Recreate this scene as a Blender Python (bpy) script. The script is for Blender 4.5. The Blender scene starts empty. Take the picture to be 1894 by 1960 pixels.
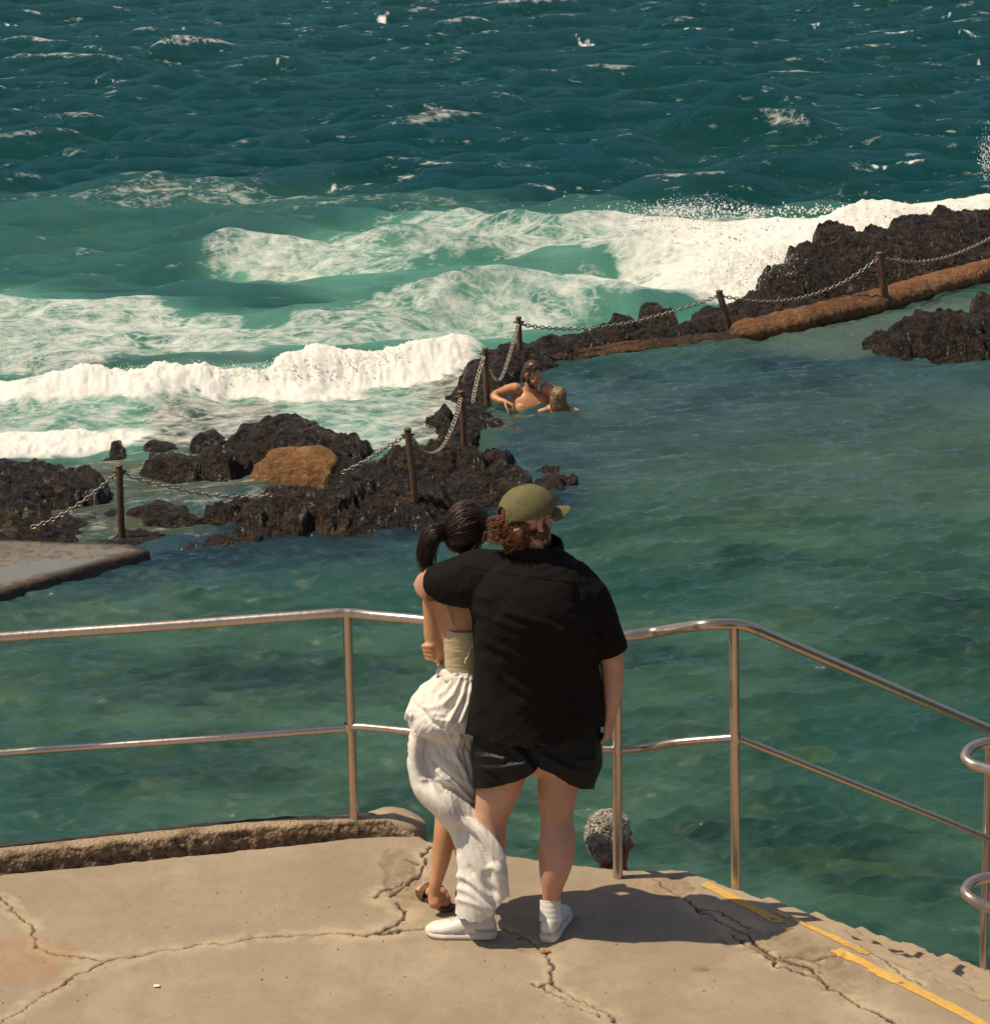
import bpy, math, random
import numpy as np
from mathutils import Vector, Matrix
random.seed(7); RS = np.random.RandomState(11)
scene = bpy.context.scene

# ------------------------------------------------------------------ camera
IW, IH, FPX = 1894.0, 1960.0, 5000.0          # the photograph's frame, focal length in its pixels
PITCH, ROLL, CAMH = math.radians(16.0), math.radians(1.5), 4.73
cF = np.array([0, math.cos(PITCH), -math.sin(PITCH)])
R0 = np.array([1.0, 0, 0]); U0 = np.array([0, math.sin(PITCH), math.cos(PITCH)])
cU = math.cos(ROLL)*U0 + math.sin(ROLL)*R0
cR = math.cos(ROLL)*R0 - math.sin(ROLL)*U0
cam_d = bpy.data.cameras.new('camera'); cam = bpy.data.objects.new('camera', cam_d)
scene.collection.objects.link(cam); scene.camera = cam
cam_d.sensor_fit = 'HORIZONTAL'; cam_d.angle = 2*math.atan(IW/2/FPX)
cam_d.clip_start = 0.1; cam_d.clip_end = 6000
cam.matrix_world = Matrix(((cR[0], cU[0], -cF[0], 0), (cR[1], cU[1], -cF[1], 0), (cR[2], cU[2], -cF[2], CAMH), (0, 0, 0, 1)))
# ------------------------------------------------------------------ light
SUN_EL, SUN_AZ = math.radians(61.5), math.radians(182.5)   # azimuth of the sun seen from above, from +x anticlockwise
sd = Vector((math.cos(SUN_EL)*math.cos(SUN_AZ), math.cos(SUN_EL)*math.sin(SUN_AZ), math.sin(SUN_EL)))
w = bpy.data.worlds.new('World'); scene.world = w; w.use_nodes = True
nt = w.node_tree; bg = nt.nodes['Background']
sky = nt.nodes.new('ShaderNodeTexSky'); sky.sky_type = 'NISHITA'; sky.sun_disc = False
sky.sun_elevation = SUN_EL; sky.sun_rotation = math.pi/2 - SUN_AZ
sky.altitude = 0; sky.air_density = 0.8; sky.dust_density = 1.8; sky.ozone_density = 2.0
nt.links.new(sky.outputs[0], bg.inputs[0]); bg.inputs[1].default_value = 0.085
sl = bpy.data.lights.new('sun', 'SUN'); sl.energy = 4.6; sl.angle = math.radians(0.5); sl.color = (1.0, 0.86, 0.66)
so = bpy.data.objects.new('sun', sl); scene.collection.objects.link(so)
so.rotation_euler = sd.to_track_quat('Z', 'Y').to_euler()
scene.view_settings.view_transform = 'Standard'; scene.view_settings.look = 'None'
scene.view_settings.exposure = 0.0; scene.view_settings.gamma = 1.0
scene.render.engine = 'CYCLES'

# ------------------------------------------------------------------ helpers
def ray(u, v):
    return cF + (u-IW/2)/FPX*cR - (v-IH/2)/FPX*cU
def G(u, v, z=0.0):                       # point of the level plane z
    d = ray(u, v); t = (z-CAMH)/d[2]; return np.array([d[0]*t, d[1]*t, z])
def P(u, v, Y):                           # point of the upright plane y = Y
    d = ray(u, v); t = Y/d[1]; return np.array([d[0]*t, Y, CAMH+d[2]*t])
def proj(x, y, z):
    zz = z-CAMH
    dep = y*cF[1]+zz*cF[2]
    a = (x*cR[0]+y*cR[1]+zz*cR[2])/dep; b = (x*cU[0]+y*cU[1]+zz*cU[2])/dep
    return IW/2+a*FPX, IH/2-b*FPX
def hsh(ix, iy, iz, seed):
    h = (ix.astype(np.int64)*73856093) ^ (iy.astype(np.int64)*19349663) ^ (iz.astype(np.int64)*83492791) ^ (seed*2654435761)
    h = (h ^ (h >> 13))*1274126177 & 0xffffffff
    h = (h ^ (h >> 16))*2246822519 & 0xffffffff
    return ((h ^ (h >> 15)) & 0xffffff)/16777216.0
def vn2(x, y, seed=0):
    x = np.asarray(x, float); y = np.asarray(y, float)
    ix = np.floor(x); iy = np.floor(y); fx = x-ix; fy = y-iy
    fx = fx*fx*fx*(fx*(fx*6-15)+10); fy = fy*fy*fy*(fy*(fy*6-15)+10); z = np.zeros_like(ix)
    a = hsh(ix, iy, z, seed); b = hsh(ix+1, iy, z, seed); c = hsh(ix, iy+1, z, seed); d = hsh(ix+1, iy+1, z, seed)
    return ((a*(1-fx)+b*fx)*(1-fy)+(c*(1-fx)+d*fx)*fy)*2-1
def vn3(x, y, z, seed=0):
    ix = np.floor(x); iy = np.floor(y); iz = np.floor(z); fx = x-ix; fy = y-iy; fz = z-iz
    fx = fx*fx*(3-2*fx); fy = fy*fy*(3-2*fy); fz = fz*fz*(3-2*fz)
    r = 0
    for dz, wz in ((0, 1-fz), (1, fz)):
        a = hsh(ix, iy, iz+dz, seed); b = hsh(ix+1, iy, iz+dz, seed); c = hsh(ix, iy+1, iz+dz, seed); d = hsh(ix+1, iy+1, iz+dz, seed)
        r = r+wz*((a*(1-fx)+b*fx)*(1-fy)+(c*(1-fx)+d*fx)*fy)
    return r*2-1
def fbm2(x, y, o=4, seed=0, g=0.5):
    r = 0; a = 1.0; t = 0
    for i in range(o):
        c, s = math.cos(i*1.3), math.sin(i*1.3); k = 2.03**i
        r = r+a*vn2((x*c-y*s)*k+i*7.1, (x*s+y*c)*k-i*3.7, seed+i); t += a; a *= g
    return r/t
def rid2(x, y, o=4, seed=0, g=0.5):
    r = 0; a = 1.0; t = 0
    for i in range(o):
        c, s = math.cos(i*1.1), math.sin(i*1.1); k = 2.07**i
        r = r+a*(1-2*np.abs(vn2((x*c-y*s)*k+i*5.1, (x*s+y*c)*k-i*9.7, seed+i))); t += a; a *= g
    return r/t
def fbm3(p, k, o=3, seed=0, g=0.5):
    r = 0; a = 1.0
    for i in range(o):
        r = r+a*vn3(p[:, 0]*k+i*3.3, p[:, 1]*k-i*1.7, p[:, 2]*k+i*2.9, seed+i); a *= g; k *= 2.05
    return r
def worley(x, y, seed=0):
    ix = np.floor(x); iy = np.floor(y); f1 = np.full(x.shape, 9.0); f2 = f1.copy(); idv = np.zeros(x.shape)
    for dx in (-1, 0, 1):
        for dy in (-1, 0, 1):
            cx, cy = ix+dx, iy+dy; z = np.zeros_like(cx)
            px = cx+hsh(cx, cy, z, seed); py = cy+hsh(cx, cy, z, seed+77)
            d = np.hypot(px-x, py-y); n = d < f1
            f2 = np.where(n, f1, np.minimum(f2, d)); idv = np.where(n, hsh(cx, cy, z, seed+5), idv); f1 = np.where(n, d, f1)
    return f1, f2, idv
def sstep(a, b, x):
    t = np.clip((x-a)/(b-a), 0, 1); return t*t*(3-2*t)
def polydist(X, Y, pts):                  # distance to an open polyline
    d = np.full(X.shape, 1e9)
    for (ax, ay), (bx, by) in zip(pts[:-1], pts[1:]):
        ex, ey = bx-ax, by-ay; l2 = ex*ex+ey*ey+1e-12
        t = np.clip(((X-ax)*ex+(Y-ay)*ey)/l2, 0, 1)
        d = np.minimum(d, np.hypot(X-ax-t*ex, Y-ay-t*ey))
    return d
def sdf_poly(X, Y, pts):                  # negative inside
    pts = [tuple(p[:2]) for p in pts]; d = polydist(X, Y, pts+[pts[0]]); ins = np.zeros(X.shape, bool)
    n = len(pts)
    for i in range(n):
        ax, ay = pts[i]; bx, by = pts[(i+1) % n]
        c = ((ay > Y) != (by > Y)) & (X < (bx-ax)*(Y-ay)/((by-ay) if abs(by-ay) > 1e-12 else 1e-12)+ax); ins ^= c
    return np.where(ins, -d, d)

def mesh_from(name, V, Fq, smooth=True):
    V = np.asarray(V, np.float32)
    me = bpy.data.meshes.new(name)
    if isinstance(Fq, np.ndarray) and Fq.ndim == 2:
        n, k = Fq.shape
        me.vertices.add(len(V)); me.vertices.foreach_set('co', V.ravel())
        me.loops.add(n*k); me.loops.foreach_set('vertex_index', Fq.astype(np.int32).ravel())
        me.polygons.add(n); me.polygons.foreach_set('loop_start', np.arange(0, n*k, k, dtype=np.int32))
        try: me.polygons.foreach_set('loop_total', np.full(n, k, np.int32))
        except Exception: pass
        me.update(calc_edges=True); me.validate()
    else:
        me.from_pydata([tuple(map(float, v)) for v in V], [], [tuple(map(int, f)) for f in Fq]); me.update()
    me.polygons.foreach_set('use_smooth', np.full(len(me.polygons), smooth))
    return me
def obj(name, me, m=None, parent=None):
    o = bpy.data.objects.new(name, me); scene.collection.objects.link(o)
    if m: me.materials.append(m)
    if parent is not None:
        o.parent = parent; o.matrix_parent_inverse = Matrix.Translation(-parent.location) if parent.type == 'EMPTY' else Matrix.Identity(4)
    return o
def mk(name, VF, m, parent=None, smooth=True):
    return obj(name, mesh_from(name, VF[0], VF[1], smooth), m, parent)
def tag(o, label=None, cat=None, group=None, kind=None):
    if label: o['label'] = label
    if cat: o['category'] = cat
    if group: o['group'] = group
    if kind: o['kind'] = kind
    return o
def empty(name, loc):
    o = bpy.data.objects.new(name, None); scene.collection.objects.link(o); o.location = Vector([float(c) for c in loc]); o.empty_display_size = 0.1
    return o
def attr(me, name, a):
    at = me.attributes.new(name, 'FLOAT', 'POINT'); at.data.foreach_set('value', np.asarray(a, np.float32).ravel())
def grid_faces(nr, nc, wrap=False):
    i = np.arange(nr-1)[:, None]; j = np.arange(nc if wrap else nc-1)[None, :]; j2 = (j+1) % nc
    return np.stack([i*nc+j, i*nc+j2, (i+1)*nc+j2, (i+1)*nc+j], -1).reshape(-1, 4)
def join(parts):
    V = []; Fs = []; n = 0
    for v, f in parts:
        V.append(np.asarray(v, float)); Fs += [tuple(int(a)+n for a in q) for q in f]; n += len(v)
    return np.concatenate(V), Fs
def smoothpath(pts, n):
    pts = np.array(pts, float); m = len(pts); ts = np.linspace(0, m-1, n); out = []
    for t in ts:
        i = min(int(t), m-2); f = t-i
        p0 = pts[max(i-1, 0)]; p1 = pts[i]; p2 = pts[i+1]; p3 = pts[min(i+2, m-1)]
        out.append(0.5*((2*p1)+(-p0+p2)*f+(2*p0-5*p1+4*p2-p3)*f*f+(-p0+3*p1-3*p2+p3)*f**3))
    return np.array(out)
def tube(pts, rad, seg=12, n=None, caps=True, up=(0, 1, 0)):
    """pts (k,3), rad per point: r or (ra, rb); ra along 'up' side"""
    pts = np.array(pts, float); rad = np.array([(r, r) if np.isscalar(r) else r for r in rad], float)
    if n:
        A = smoothpath(np.hstack([pts, rad]), n); pts = A[:, :3]; rad = A[:, 3:]
    k = len(pts); T = np.gradient(pts, axis=0); T /= np.linalg.norm(T, axis=1)[:, None]+1e-12
    a = np.array(up, float); rings = []; C = []
    th = np.linspace(0, 2*math.pi, seg, endpoint=False)
    for i in range(k):
        a = a-T[i]*a.dot(T[i]); a /= np.linalg.norm(a)+1e-12; b = np.cross(T[i], a)
        rings.append((pts[i], a.copy(), b, rad[i]))
    if caps:
        st = []; c0, a0, b0, r0 = rings[0]; m0 = r0.mean()
        for q in (0.999, 0.86, 0.5): st.append((c0-T[0]*m0*0.8*math.sin(math.acos(1-q) if 0 else q*math.pi/2), a0, b0, r0*max(math.cos(q*math.pi/2), 0.02)))
        en = []; c1, a1, b1, r1 = rings[-1]; m1 = r1.mean()
        for q in (0.5, 0.86, 0.999): en.append((c1+T[-1]*m1*0.8*math.sin(q*math.pi/2), a1, b1, r1*max(math.cos(q*math.pi/2), 0.02)))
        rings = st+rings+en
    V = np.array([c+a_*r_[0]*math.cos(t)+b_*r_[1]*math.sin(t) for c, a_, b_, r_ in rings for t in th])
    Fs = [tuple(q) for q in grid_faces(len(rings), seg, True)]
    if caps:
        Fs.append(tuple(range(seg))[::-1]); nn = (len(rings)-1)*seg; Fs.append(tuple(range(nn, nn+seg)))
    return V, Fs
def ell(c, r, rot=None, nu=16, nv=12):
    V = []
    for i in range(nv+1):
        ph = math.pi*i/nv
        for j in range(nu):
            th = 2*math.pi*j/nu; s = max(math.sin(ph), 0.001)
            V.append((r[0]*s*math.cos(th), r[1]*s*math.sin(th), r[2]*math.cos(ph)))
    V = np.array(V)
    if rot is not None: V = V @ np.array(Matrix.Rotation(rot[0], 3, rot[1])).T
    return V+np.array(c), [tuple(q) for q in grid_faces(nv+1, nu, True)]+[tuple(range(nu))[::-1], tuple(range(nv*nu, nv*nu+nu))]
def lathe_rows(rows, seg=40, power=2.3, cap=True):
    """rows: (v, uL, uR, Yc, halfdepth): level cross-sections of a cloth or trunk"""
    V = []; th = np.linspace(0, 2*math.pi, seg, endpoint=False)
    for v, uL, uR, Yc, hd in rows:
        a = P(uL, v, Yc); b = P(uR, v, Yc); c = (a+b)/2; rx = (b[0]-a[0])/2
        ct = np.cos(th); st = np.sin(th); k = (np.abs(ct)**power+np.abs(st)**power)**(-1/power)
        for q in range(seg): V.append(c+np.array([rx*k[q]*ct[q], hd*k[q]*st[q], (b[2]-a[2])/2*k[q]*ct[q]]))
    Fs = [tuple(q) for q in grid_faces(len(rows), seg, True)]
    if cap:
        Fs.append(tuple(range(seg))[::-1]); nn = (len(rows)-1)*seg; Fs.append(tuple(range(nn, nn+seg)))
    return np.array(V), Fs
def resample(rows, n): return [tuple(r) for r in smoothpath(rows, n)]
def fuse(parts, voxel=0.008, smooth=4):
    V, Fs = join(parts); me = mesh_from('tmp', V, Fs); o = obj('tmp', me)
    r = o.modifiers.new('r', 'REMESH'); r.mode = 'VOXEL'; r.voxel_size = voxel
    s = o.modifiers.new('s', 'SMOOTH'); s.factor = 0.5; s.iterations = smooth
    dg = bpy.context.evaluated_depsgraph_get(); dg.update()
    m2 = bpy.data.meshes.new_from_object(o.evaluated_get(dg))
    n = len(m2.vertices); V = np.empty(n*3, np.float32); m2.vertices.foreach_get('co', V); V = V.reshape(-1, 3)
    Fs = [tuple(p.vertices) for p in m2.polygons]
    bpy.data.objects.remove(o); bpy.data.meshes.remove(me); bpy.data.meshes.remove(m2)
    return V.astype(float), Fs
def normals(V, Fs):
    N = np.zeros_like(V); Fa = np.array([f[:3] for f in Fs])
    n = np.cross(V[Fa[:, 1]]-V[Fa[:, 0]], V[Fa[:, 2]]-V[Fa[:, 0]])
    for k in range(3): np.add.at(N, Fa[:, k], n)
    return N/(np.linalg.norm(N, axis=1)[:, None]+1e-12)
def folds(VF, lines, extra=None, front=None):
    """lines: (list of photo points, width m, height m) pressed into the cloth facing the viewer"""
    V, Fs = VF; N = normals(V, Fs); u, v = proj(V[:, 0], V[:, 1], V[:, 2]); d = np.zeros(len(V)); face = sstep(0.25, -0.3, N[:, 1])
    for pts, wd, ht in lines:
        pts = [tuple(p) for p in smoothpath([(a, b) for a, b in pts], 14)]
        q = polydist(u, v, pts)/460.0
        d += ht*np.exp(-(q/wd)**2)*face
    if extra is not None: d = d+extra(V, u, v)
    return V+N*d[:, None], Fs
def snaphem(V, Fs, u, v, hem, px=455.0):     # trims cloth below a hem line and lays its edge exactly on the line
    low = v > hem; fl = [f for f in Fs if not all(low[i] for i in f)]; V = V.copy(); V[:, 2] += np.where(low, (v-hem)/px/.93, 0); return compact(V, fl)
def snapend(V, Fs, c, d, rad):               # the same across the open end of a sleeve
    d = np.array(d)/np.linalg.norm(d); rel = V-np.array(c); s_ = rel @ d; q = np.linalg.norm(rel-s_[:, None]*d, axis=1); bad = (s_ > 0) & (q < rad)
    fl = [f for f in Fs if not all(bad[i] for i in f)]; V = V-np.where(bad, s_, 0)[:, None]*d; return compact(V, fl)
def compact(V, fl):
    us = np.unique(np.array([i for f in fl for i in f])); rm = np.full(len(V), -1); rm[us] = np.arange(len(us)); return V[us], [tuple(rm[list(f)]) for f in fl]

# ------------------------------------------------------------------ materials
class NT:
    def __init__(s, name):
        s.m = bpy.data.materials.new(name); s.m.use_nodes = True; s.t = s.m.node_tree; s.b = s.t.nodes['Principled BSDF']
        s.co = s.n('ShaderNodeTexCoord').outputs['Object']
    def n(s, ty, **kw):
        x = s.t.nodes.new(ty)
        for k, v in kw.items(): setattr(x, k, v)
        return x
    def l(s, a, b): s.t.links.new(a, b)
    def map(s, sc, src=None, rot=(0, 0, 0)):
        x = s.n('ShaderNodeMapping'); s.l(src or s.co, x.inputs[0]); x.inputs['Scale'].default_value = sc; x.inputs['Rotation'].default_value = rot; return x.outputs[0]
    def noise(s, scale, detail=4, rough=0.55, vec=None, dist=0.0):
        x = s.n('ShaderNodeTexNoise'); x.inputs['Scale'].default_value = scale; x.inputs['Detail'].default_value = detail
        x.inputs['Roughness'].default_value = rough; x.inputs['Distortion'].default_value = dist; s.l(vec or s.co, x.inputs['Vector']); return x.outputs['Fac']
    def vor(s, scale, vec=None, feature='F1'):
        x = s.n('ShaderNodeTexVoronoi', feature=feature); x.inputs['Scale'].default_value = scale; s.l(vec or s.co, x.inputs['Vector']); return x.outputs['Distance']
    def ramp(s, fac, stops, interp='LINEAR'):
        x = s.n('ShaderNodeValToRGB'); s.l(fac, x.inputs[0]); e = x.color_ramp.elements; x.color_ramp.interpolation = interp
        while len(e) < len(stops): e.new(0.5)
        for k, (p, c) in enumerate(stops):
            e[k].position = p; e[k].color = (c, c, c, 1) if np.isscalar(c) else (*c, 1)
        return x.outputs[0]
    def mix(s, f, a, b, mode='MIX'):
        x = s.n('ShaderNodeMix', data_type='RGBA', blend_type=mode)
        for sock, val in ((x.inputs[0], f), (x.inputs[6], a), (x.inputs[7], b)):
            if hasattr(val, 'is_output') or isinstance(val, bpy.types.NodeSocket): s.l(val, sock)
            elif np.isscalar(val): sock.default_value = val if sock == x.inputs[0] else (val, val, val, 1)
            else: sock.default_value = (*val, 1)
        return x.outputs[2]
    def math(s, op, a, b=None, clamp=False):
        x = s.n('ShaderNodeMath', operation=op, use_clamp=clamp)
        for sock, val in ((x.inputs[0], a), (x.inputs[1], b)):
            if val is None: continue
            if isinstance(val, bpy.types.NodeSocket): s.l(val, sock)
            else: sock.default_value = val
        return x.outputs[0]
    def attr(s, name):
        x = s.n('ShaderNodeAttribute', attribute_name=name); return x.outputs['Fac']
    def bump(s, h, strength=0.5, dist=0.01, prev=None):
        x = s.n('ShaderNodeBump'); x.inputs['Strength'].default_value = strength; x.inputs['Distance'].default_value = dist; s.l(h, x.inputs['Height'])
        if prev: s.l(prev, x.inputs['Normal'])
        s.l(x.outputs[0], s.b.inputs['Normal']); return x.outputs[0]
    def set(s, **kw):
        for k, v in kw.items():
            sock = s.b.inputs[k.replace('_', ' ')]
            if isinstance(v, bpy.types.NodeSocket): s.l(v, sock)
            elif isinstance(v, tuple): sock.default_value = (*v, 1) if len(v) == 3 and len(sock.default_value) == 4 else v
            else: sock.default_value = v
        return s.m
def water_shader(n, col, hgt, strength, dist, rough, ior, refl, foam=None, foamcol=(.74, .72, .655), fbump=None):
    # light scattered back from under the surface (does not follow the ripples) + a mirror layer that does
    up = n.n('ShaderNodeCombineXYZ'); up.inputs[2].default_value = 1
    d = n.n('ShaderNodeBsdfDiffuse'); n.l(col, d.inputs['Color']); ge = n.n('ShaderNodeNewGeometry'); dn_ = n.n('ShaderNodeMix', data_type='VECTOR'); dn_.inputs[0].default_value = .4; n.l(up.outputs[0], dn_.inputs[4]); n.l(ge.outputs['Normal'], dn_.inputs[5]); d2 = n.n('ShaderNodeVectorMath', operation='NORMALIZE'); n.l(dn_.outputs[1], d2.inputs[0]); n.l(d2.outputs[0], d.inputs['Normal'])
    bp = n.n('ShaderNodeBump'); bp.inputs['Strength'].default_value = strength; bp.inputs['Distance'].default_value = dist; n.l(hgt, bp.inputs['Height'])
    g = n.n('ShaderNodeBsdfGlossy'); g.inputs['Roughness'].default_value = rough; g.inputs['Color'].default_value = (*refl, 1); n.l(bp.outputs[0], g.inputs['Normal'])
    f = n.n('ShaderNodeFresnel'); f.inputs['IOR'].default_value = ior; n.l(bp.outputs[0], f.inputs['Normal'])
    m = n.n('ShaderNodeMixShader'); n.l(f.outputs[0], m.inputs[0]); n.l(d.outputs[0], m.inputs[1]); n.l(g.outputs[0], m.inputs[2]); o = m.outputs[0]
    if foam is not None:
        b2 = n.n('ShaderNodeBump'); b2.inputs['Strength'].default_value = .5; b2.inputs['Distance'].default_value = .04; n.l(fbump, b2.inputs['Height'])
        av = n.n('ShaderNodeMix', data_type='VECTOR'); av.inputs[0].default_value = .36; n.l(b2.outputs[0], av.inputs[4]); n.l(up.outputs[0], av.inputs[5])
        nn = n.n('ShaderNodeVectorMath', operation='NORMALIZE'); n.l(av.outputs[1], nn.inputs[0])
        fd = n.n('ShaderNodeBsdfDiffuse'); fd.inputs['Color'].default_value = (*foamcol, 1); n.l(nn.outputs[0], fd.inputs['Normal'])
        m2 = n.n('ShaderNodeMixShader'); n.l(foam, m2.inputs[0]); n.l(o, m2.inputs[1]); n.l(fd.outputs[0], m2.inputs[2]); o = m2.outputs[0]
    n.l(o, n.t.nodes['Material Output'].inputs['Surface'])
def simple(name, col, rough=0.7, var=0.15, scale=20, bump=0.2, bdist=0.002, metal=0.0, spec=0.5, sss=0.0):
    n = NT(name); f = n.noise(scale, 4)
    c = n.mix(n.ramp(f, [(0.3, 0.0), (0.7, 1.0)]), tuple(x*(1-var) for x in col), tuple(min(x*(1+var), 1) for x in col))
    n.bump(n.noise(scale*6, 3), bump, bdist)
    n.set(Base_Color=c, Roughness=rough, Metallic=metal, Specular_IOR_Level=spec)
    if sss: n.set(Subsurface_Weight=sss, Subsurface_Radius=(0.01, 0.004, 0.002), Subsurface_Scale=1.0)
    return n.m
# ================================================================== WATER
POOL_Z, SEA_Z = -1.20, -1.33
POOL = [G(u, v, POOL_Z)[:2] for u, v in [(-900, 1420), (-300, 1225), (0, 1125), (290, 1040), (450, 1003), (700, 978), (850, 950), (900, 905), (925, 850),
        (938, 790), (960, 735), (1010, 685), (1240, 652), (1420, 634), (1650, 588), (1894, 535), (2500, 395), (3400, 300), (4200, 2600), (-900, 2600)]]
def interp(u, pts): return np.interp(u, [p[0] for p in pts], [p[1] for p in pts])
def band(u, v, top, bot, st, soft):
    t = interp(u, top); b = interp(u, bot)
    return sstep(t-soft, t+soft, v)*(1-sstep(b-soft, b+soft, v))*interp(u, st)
def waves(X, Y, lam0, lam1, n, slope, dirm, spread, cell, seed, q=0.9):
    r = np.random.RandomState(seed); Z = np.zeros_like(X); DX = np.zeros_like(X); DY = np.zeros_like(X)
    for i in range(n):
        lam = lam0*(lam1/lam0)**r.rand(); th = dirm+r.randn()*spread; k = 2*math.pi/lam
        a = slope*math.sqrt(2.0/n)/k; a *= (0.6+0.8*r.rand())
        kx, ky = k*math.cos(th), k*math.sin(th); ph = r.rand()*6.28
        f = sstep(1.8, 4.0, lam/cell); arg = kx*X+ky*Y+ph
        s = np.sin(arg)*a*f; c = np.cos(arg)*a*f*q
        Z += s; DX += c*math.cos(th); DY += c*math.sin(th)
    return Z, DX, DY

def fan(v0, v1, dv, z, ncol, tmax, far=()):
    vs = np.arange(v0, v1, -dv); Ys = np.array([G(IW/2, v, z)[1] for v in vs]); Ys = np.concatenate([Ys, np.array(far)])
    ts = np.linspace(-tmax, tmax, ncol); ts = np.concatenate([[-3, -1.2, -.6, -.4, -tmax-.04], ts, [tmax+.04, .4, .6, 1.2, 3]])
    Yg, Tg = np.meshgrid(Ys, ts, indexing='ij'); cell = np.gradient(Ys)[:, None]*np.ones_like(Tg)
    return Yg*Tg, Yg.copy(), cell, len(Ys), len(ts)

# ---- sea
X, Y, cell, nr, nc = fan(1130, -70, 1.25, SEA_Z, 1080, .32, (84, 92, 105, 125, 160, 230, 400, 900, 2500, 5000))
U_, V_ = proj(X, Y, np.full_like(X, SEA_Z))
open_ = sstep(760, 430, V_)
Z, DX, DY = waves(X, Y, .36, 4.2, 150, .34, math.radians(-80), .42, cell*0.6, 3)
Zb, DXb, DYb = waves(X, Y, .7, 2.6, 100, .30, math.radians(-86), .45, cell*0.5, 13)
Z += Zb; DX += DXb; DY += DYb
gust = 0.75+0.5*sstep(-.4, .5, fbm2(X/9, Y/14, 3, 5))
big = 0.04*np.sin(0.62*Y-0.10*X+2.2*vn2(X/9, Y/11, 8))+0.04*np.sin(1.15*Y+.2*X+2.5*vn2(X/5, Y/7, 9))
calm = 0.22+0.78*sstep(880, 640, V_); inpool = sdf_poly(X, Y, POOL)
calm = calm*sstep(0.2, 2.0, inpool)*0.9+0.1
farf = sstep(900, 120, Y)
Z = (Z*gust*0.85+big*sstep(800, 560, V_))*calm*farf
hgt_open = Z.copy(); Z = Z*(1-.65*sstep(1180, 1400, U_)*band(U_, V_, [(1180, 430), (1894, 360), (2400, 300)], [(1180, 600), (1894, 470), (2400, 420)], [(1100, 0), (1400, 1), (2400, 1)], 20))
# breaking bank in front of the rocks
cA = interp(U_, [(-200, 795), (0, 775), (150, 778), (300, 770), (500, 760), (700, 728), (870, 700), (950, 690)])
ampA = interp(U_, [(-200, .30), (0, .30), (80, .42), (150, .50), (480, .46), (700, .36), (860, .26), (930, 0)])
wob = 16*fbm2(X*1.1, Y*1.1, 3, 21)
dA = V_-cA-wob
dA = dA+14
hA = ampA*.60*np.where(dA > 0, np.exp(-(dA/24)**2), np.exp(-(dA/18)**2))*(1+.32*fbm2(X*.9, Y*2, 3, 24)+.18*fbm2(X*4.5, Y*2, 3, 25))
cE = interp(U_, [(1000, 500), (1100, 480), (1250, 520), (1350, 530), (1480, 480), (1600, 450), (1750, 430), (1894, 415), (2100, 390)])
ampE = interp(U_, [(980, 0), (1100, .16), (1250, .20), (1400, .22), (1600, .20), (1894, .18), (2100, .18), (2300, 0)])*(1+.5*fbm2(X*.8, Y*1.2, 3, 27)+.2*fbm2(X*3, Y*3, 2, 28))
dE = V_-cE-8*fbm2(X*.9, Y*.9, 3, 22)
hE = ampE*np.where(dE > 0, np.exp(-(dE/40)**2), np.exp(-(dE/18)**2))
# second swell behind, turquoise
cC = interp(U_, [(-200, 625), (0, 620), (300, 635), (500, 650), (650, 640), (900, 600), (1200, 575), (1300, 560)]); dC = V_-cC-8*fbm2(X*.5, Y*.5, 3, 23)
hC = .18*np.where(dC > 0, np.exp(-(dC/16)**2), np.exp(-(dC/26)**2))*interp(U_, [(-200, 1), (1000, 1), (1250, .3), (1350, 0)])
cD = interp(U_, [(350, 505), (500, 490), (700, 470), (850, 430), (1000, 440), (1100, 460)]); dD = V_-cD
hD = .11*np.where(dD > 0, np.exp(-(dD/14)**2), np.exp(-(dD/20)**2))*interp(U_, [(330, 0), (450, .7), (800, 1), (1000, .8), (1150, 0)])
surf = np.clip(hA*2.6, 0, 1)
Z += hA+hE+hC+hD
# foam density
foam = np.zeros_like(X)
foam = np.maximum(foam, 1.15*np.exp(-(np.minimum(dA, 0)/22)**2)*(1-sstep(16, 42, dA+14*fbm2(X*2.6, Y*3, 4, 26, .65)))*interp(U_, [(-200, .9), (0, .75), (60, .6), (110, .85), (160, 1), (860, 1), (930, .3), (960, 0)]))
foam = np.maximum(foam, band(U_, V_, [(-200, 835), (0, 830), (200, 828), (300, 815), (420, 800), (600, 790)], [(-200, 885), (0, 880), (150, 868), (240, 850), (300, 835), (420, 805), (600, 792)], [(-200, 1), (230, .95), (330, .5), (600, 0)], 8))
Vf = V_+22*fbm2(X*1.1, Y*.7, 5, 78, .62)
foam = np.maximum(foam, band(U_, Vf, [(-200, 575), (0, 578), (200, 590), (500, 620), (700, 600), (900, 560), (1150, 535), (1300, 530)],
        [(-200, 720), (0, 710), (300, 690), (600, 680), (900, 660), (1100, 620), (1300, 590)], [(-200, .52), (300, .56), (700, .5), (1000, .52), (1200, .6), (1320, .5), (1500, .5)], 20))
foam = np.maximum(foam, band(U_, Vf, [(350, 505), (500, 462), (600, 455), (700, 430), (850, 398), (1000, 420), (1300, 410)],
        [(350, 512), (450, 520), (550, 545), (700, 540), (800, 530), (950, 520), (1100, 520), (1300, 560)], [(340, 0), (380, .52), (600, .56), (760, .46), (850, .52), (1050, .5), (1200, .6), (1350, .8)], 16))
foam = np.maximum(foam, band(U_, V_, [(960, 425), (1100, 422), (1240, 418), (1500, 412), (1700, 400), (1894, 380), (2300, 330)],
        [(960, 440), (1100, 480), (1250, 590), (1400, 590), (1500, 560), (1600, 500), (1894, 450), (2300, 400)], [(950, 0), (1100, .53), (1230, .64), (1450, .86), (1894, .74), (2400, .74)], 12))
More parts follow.
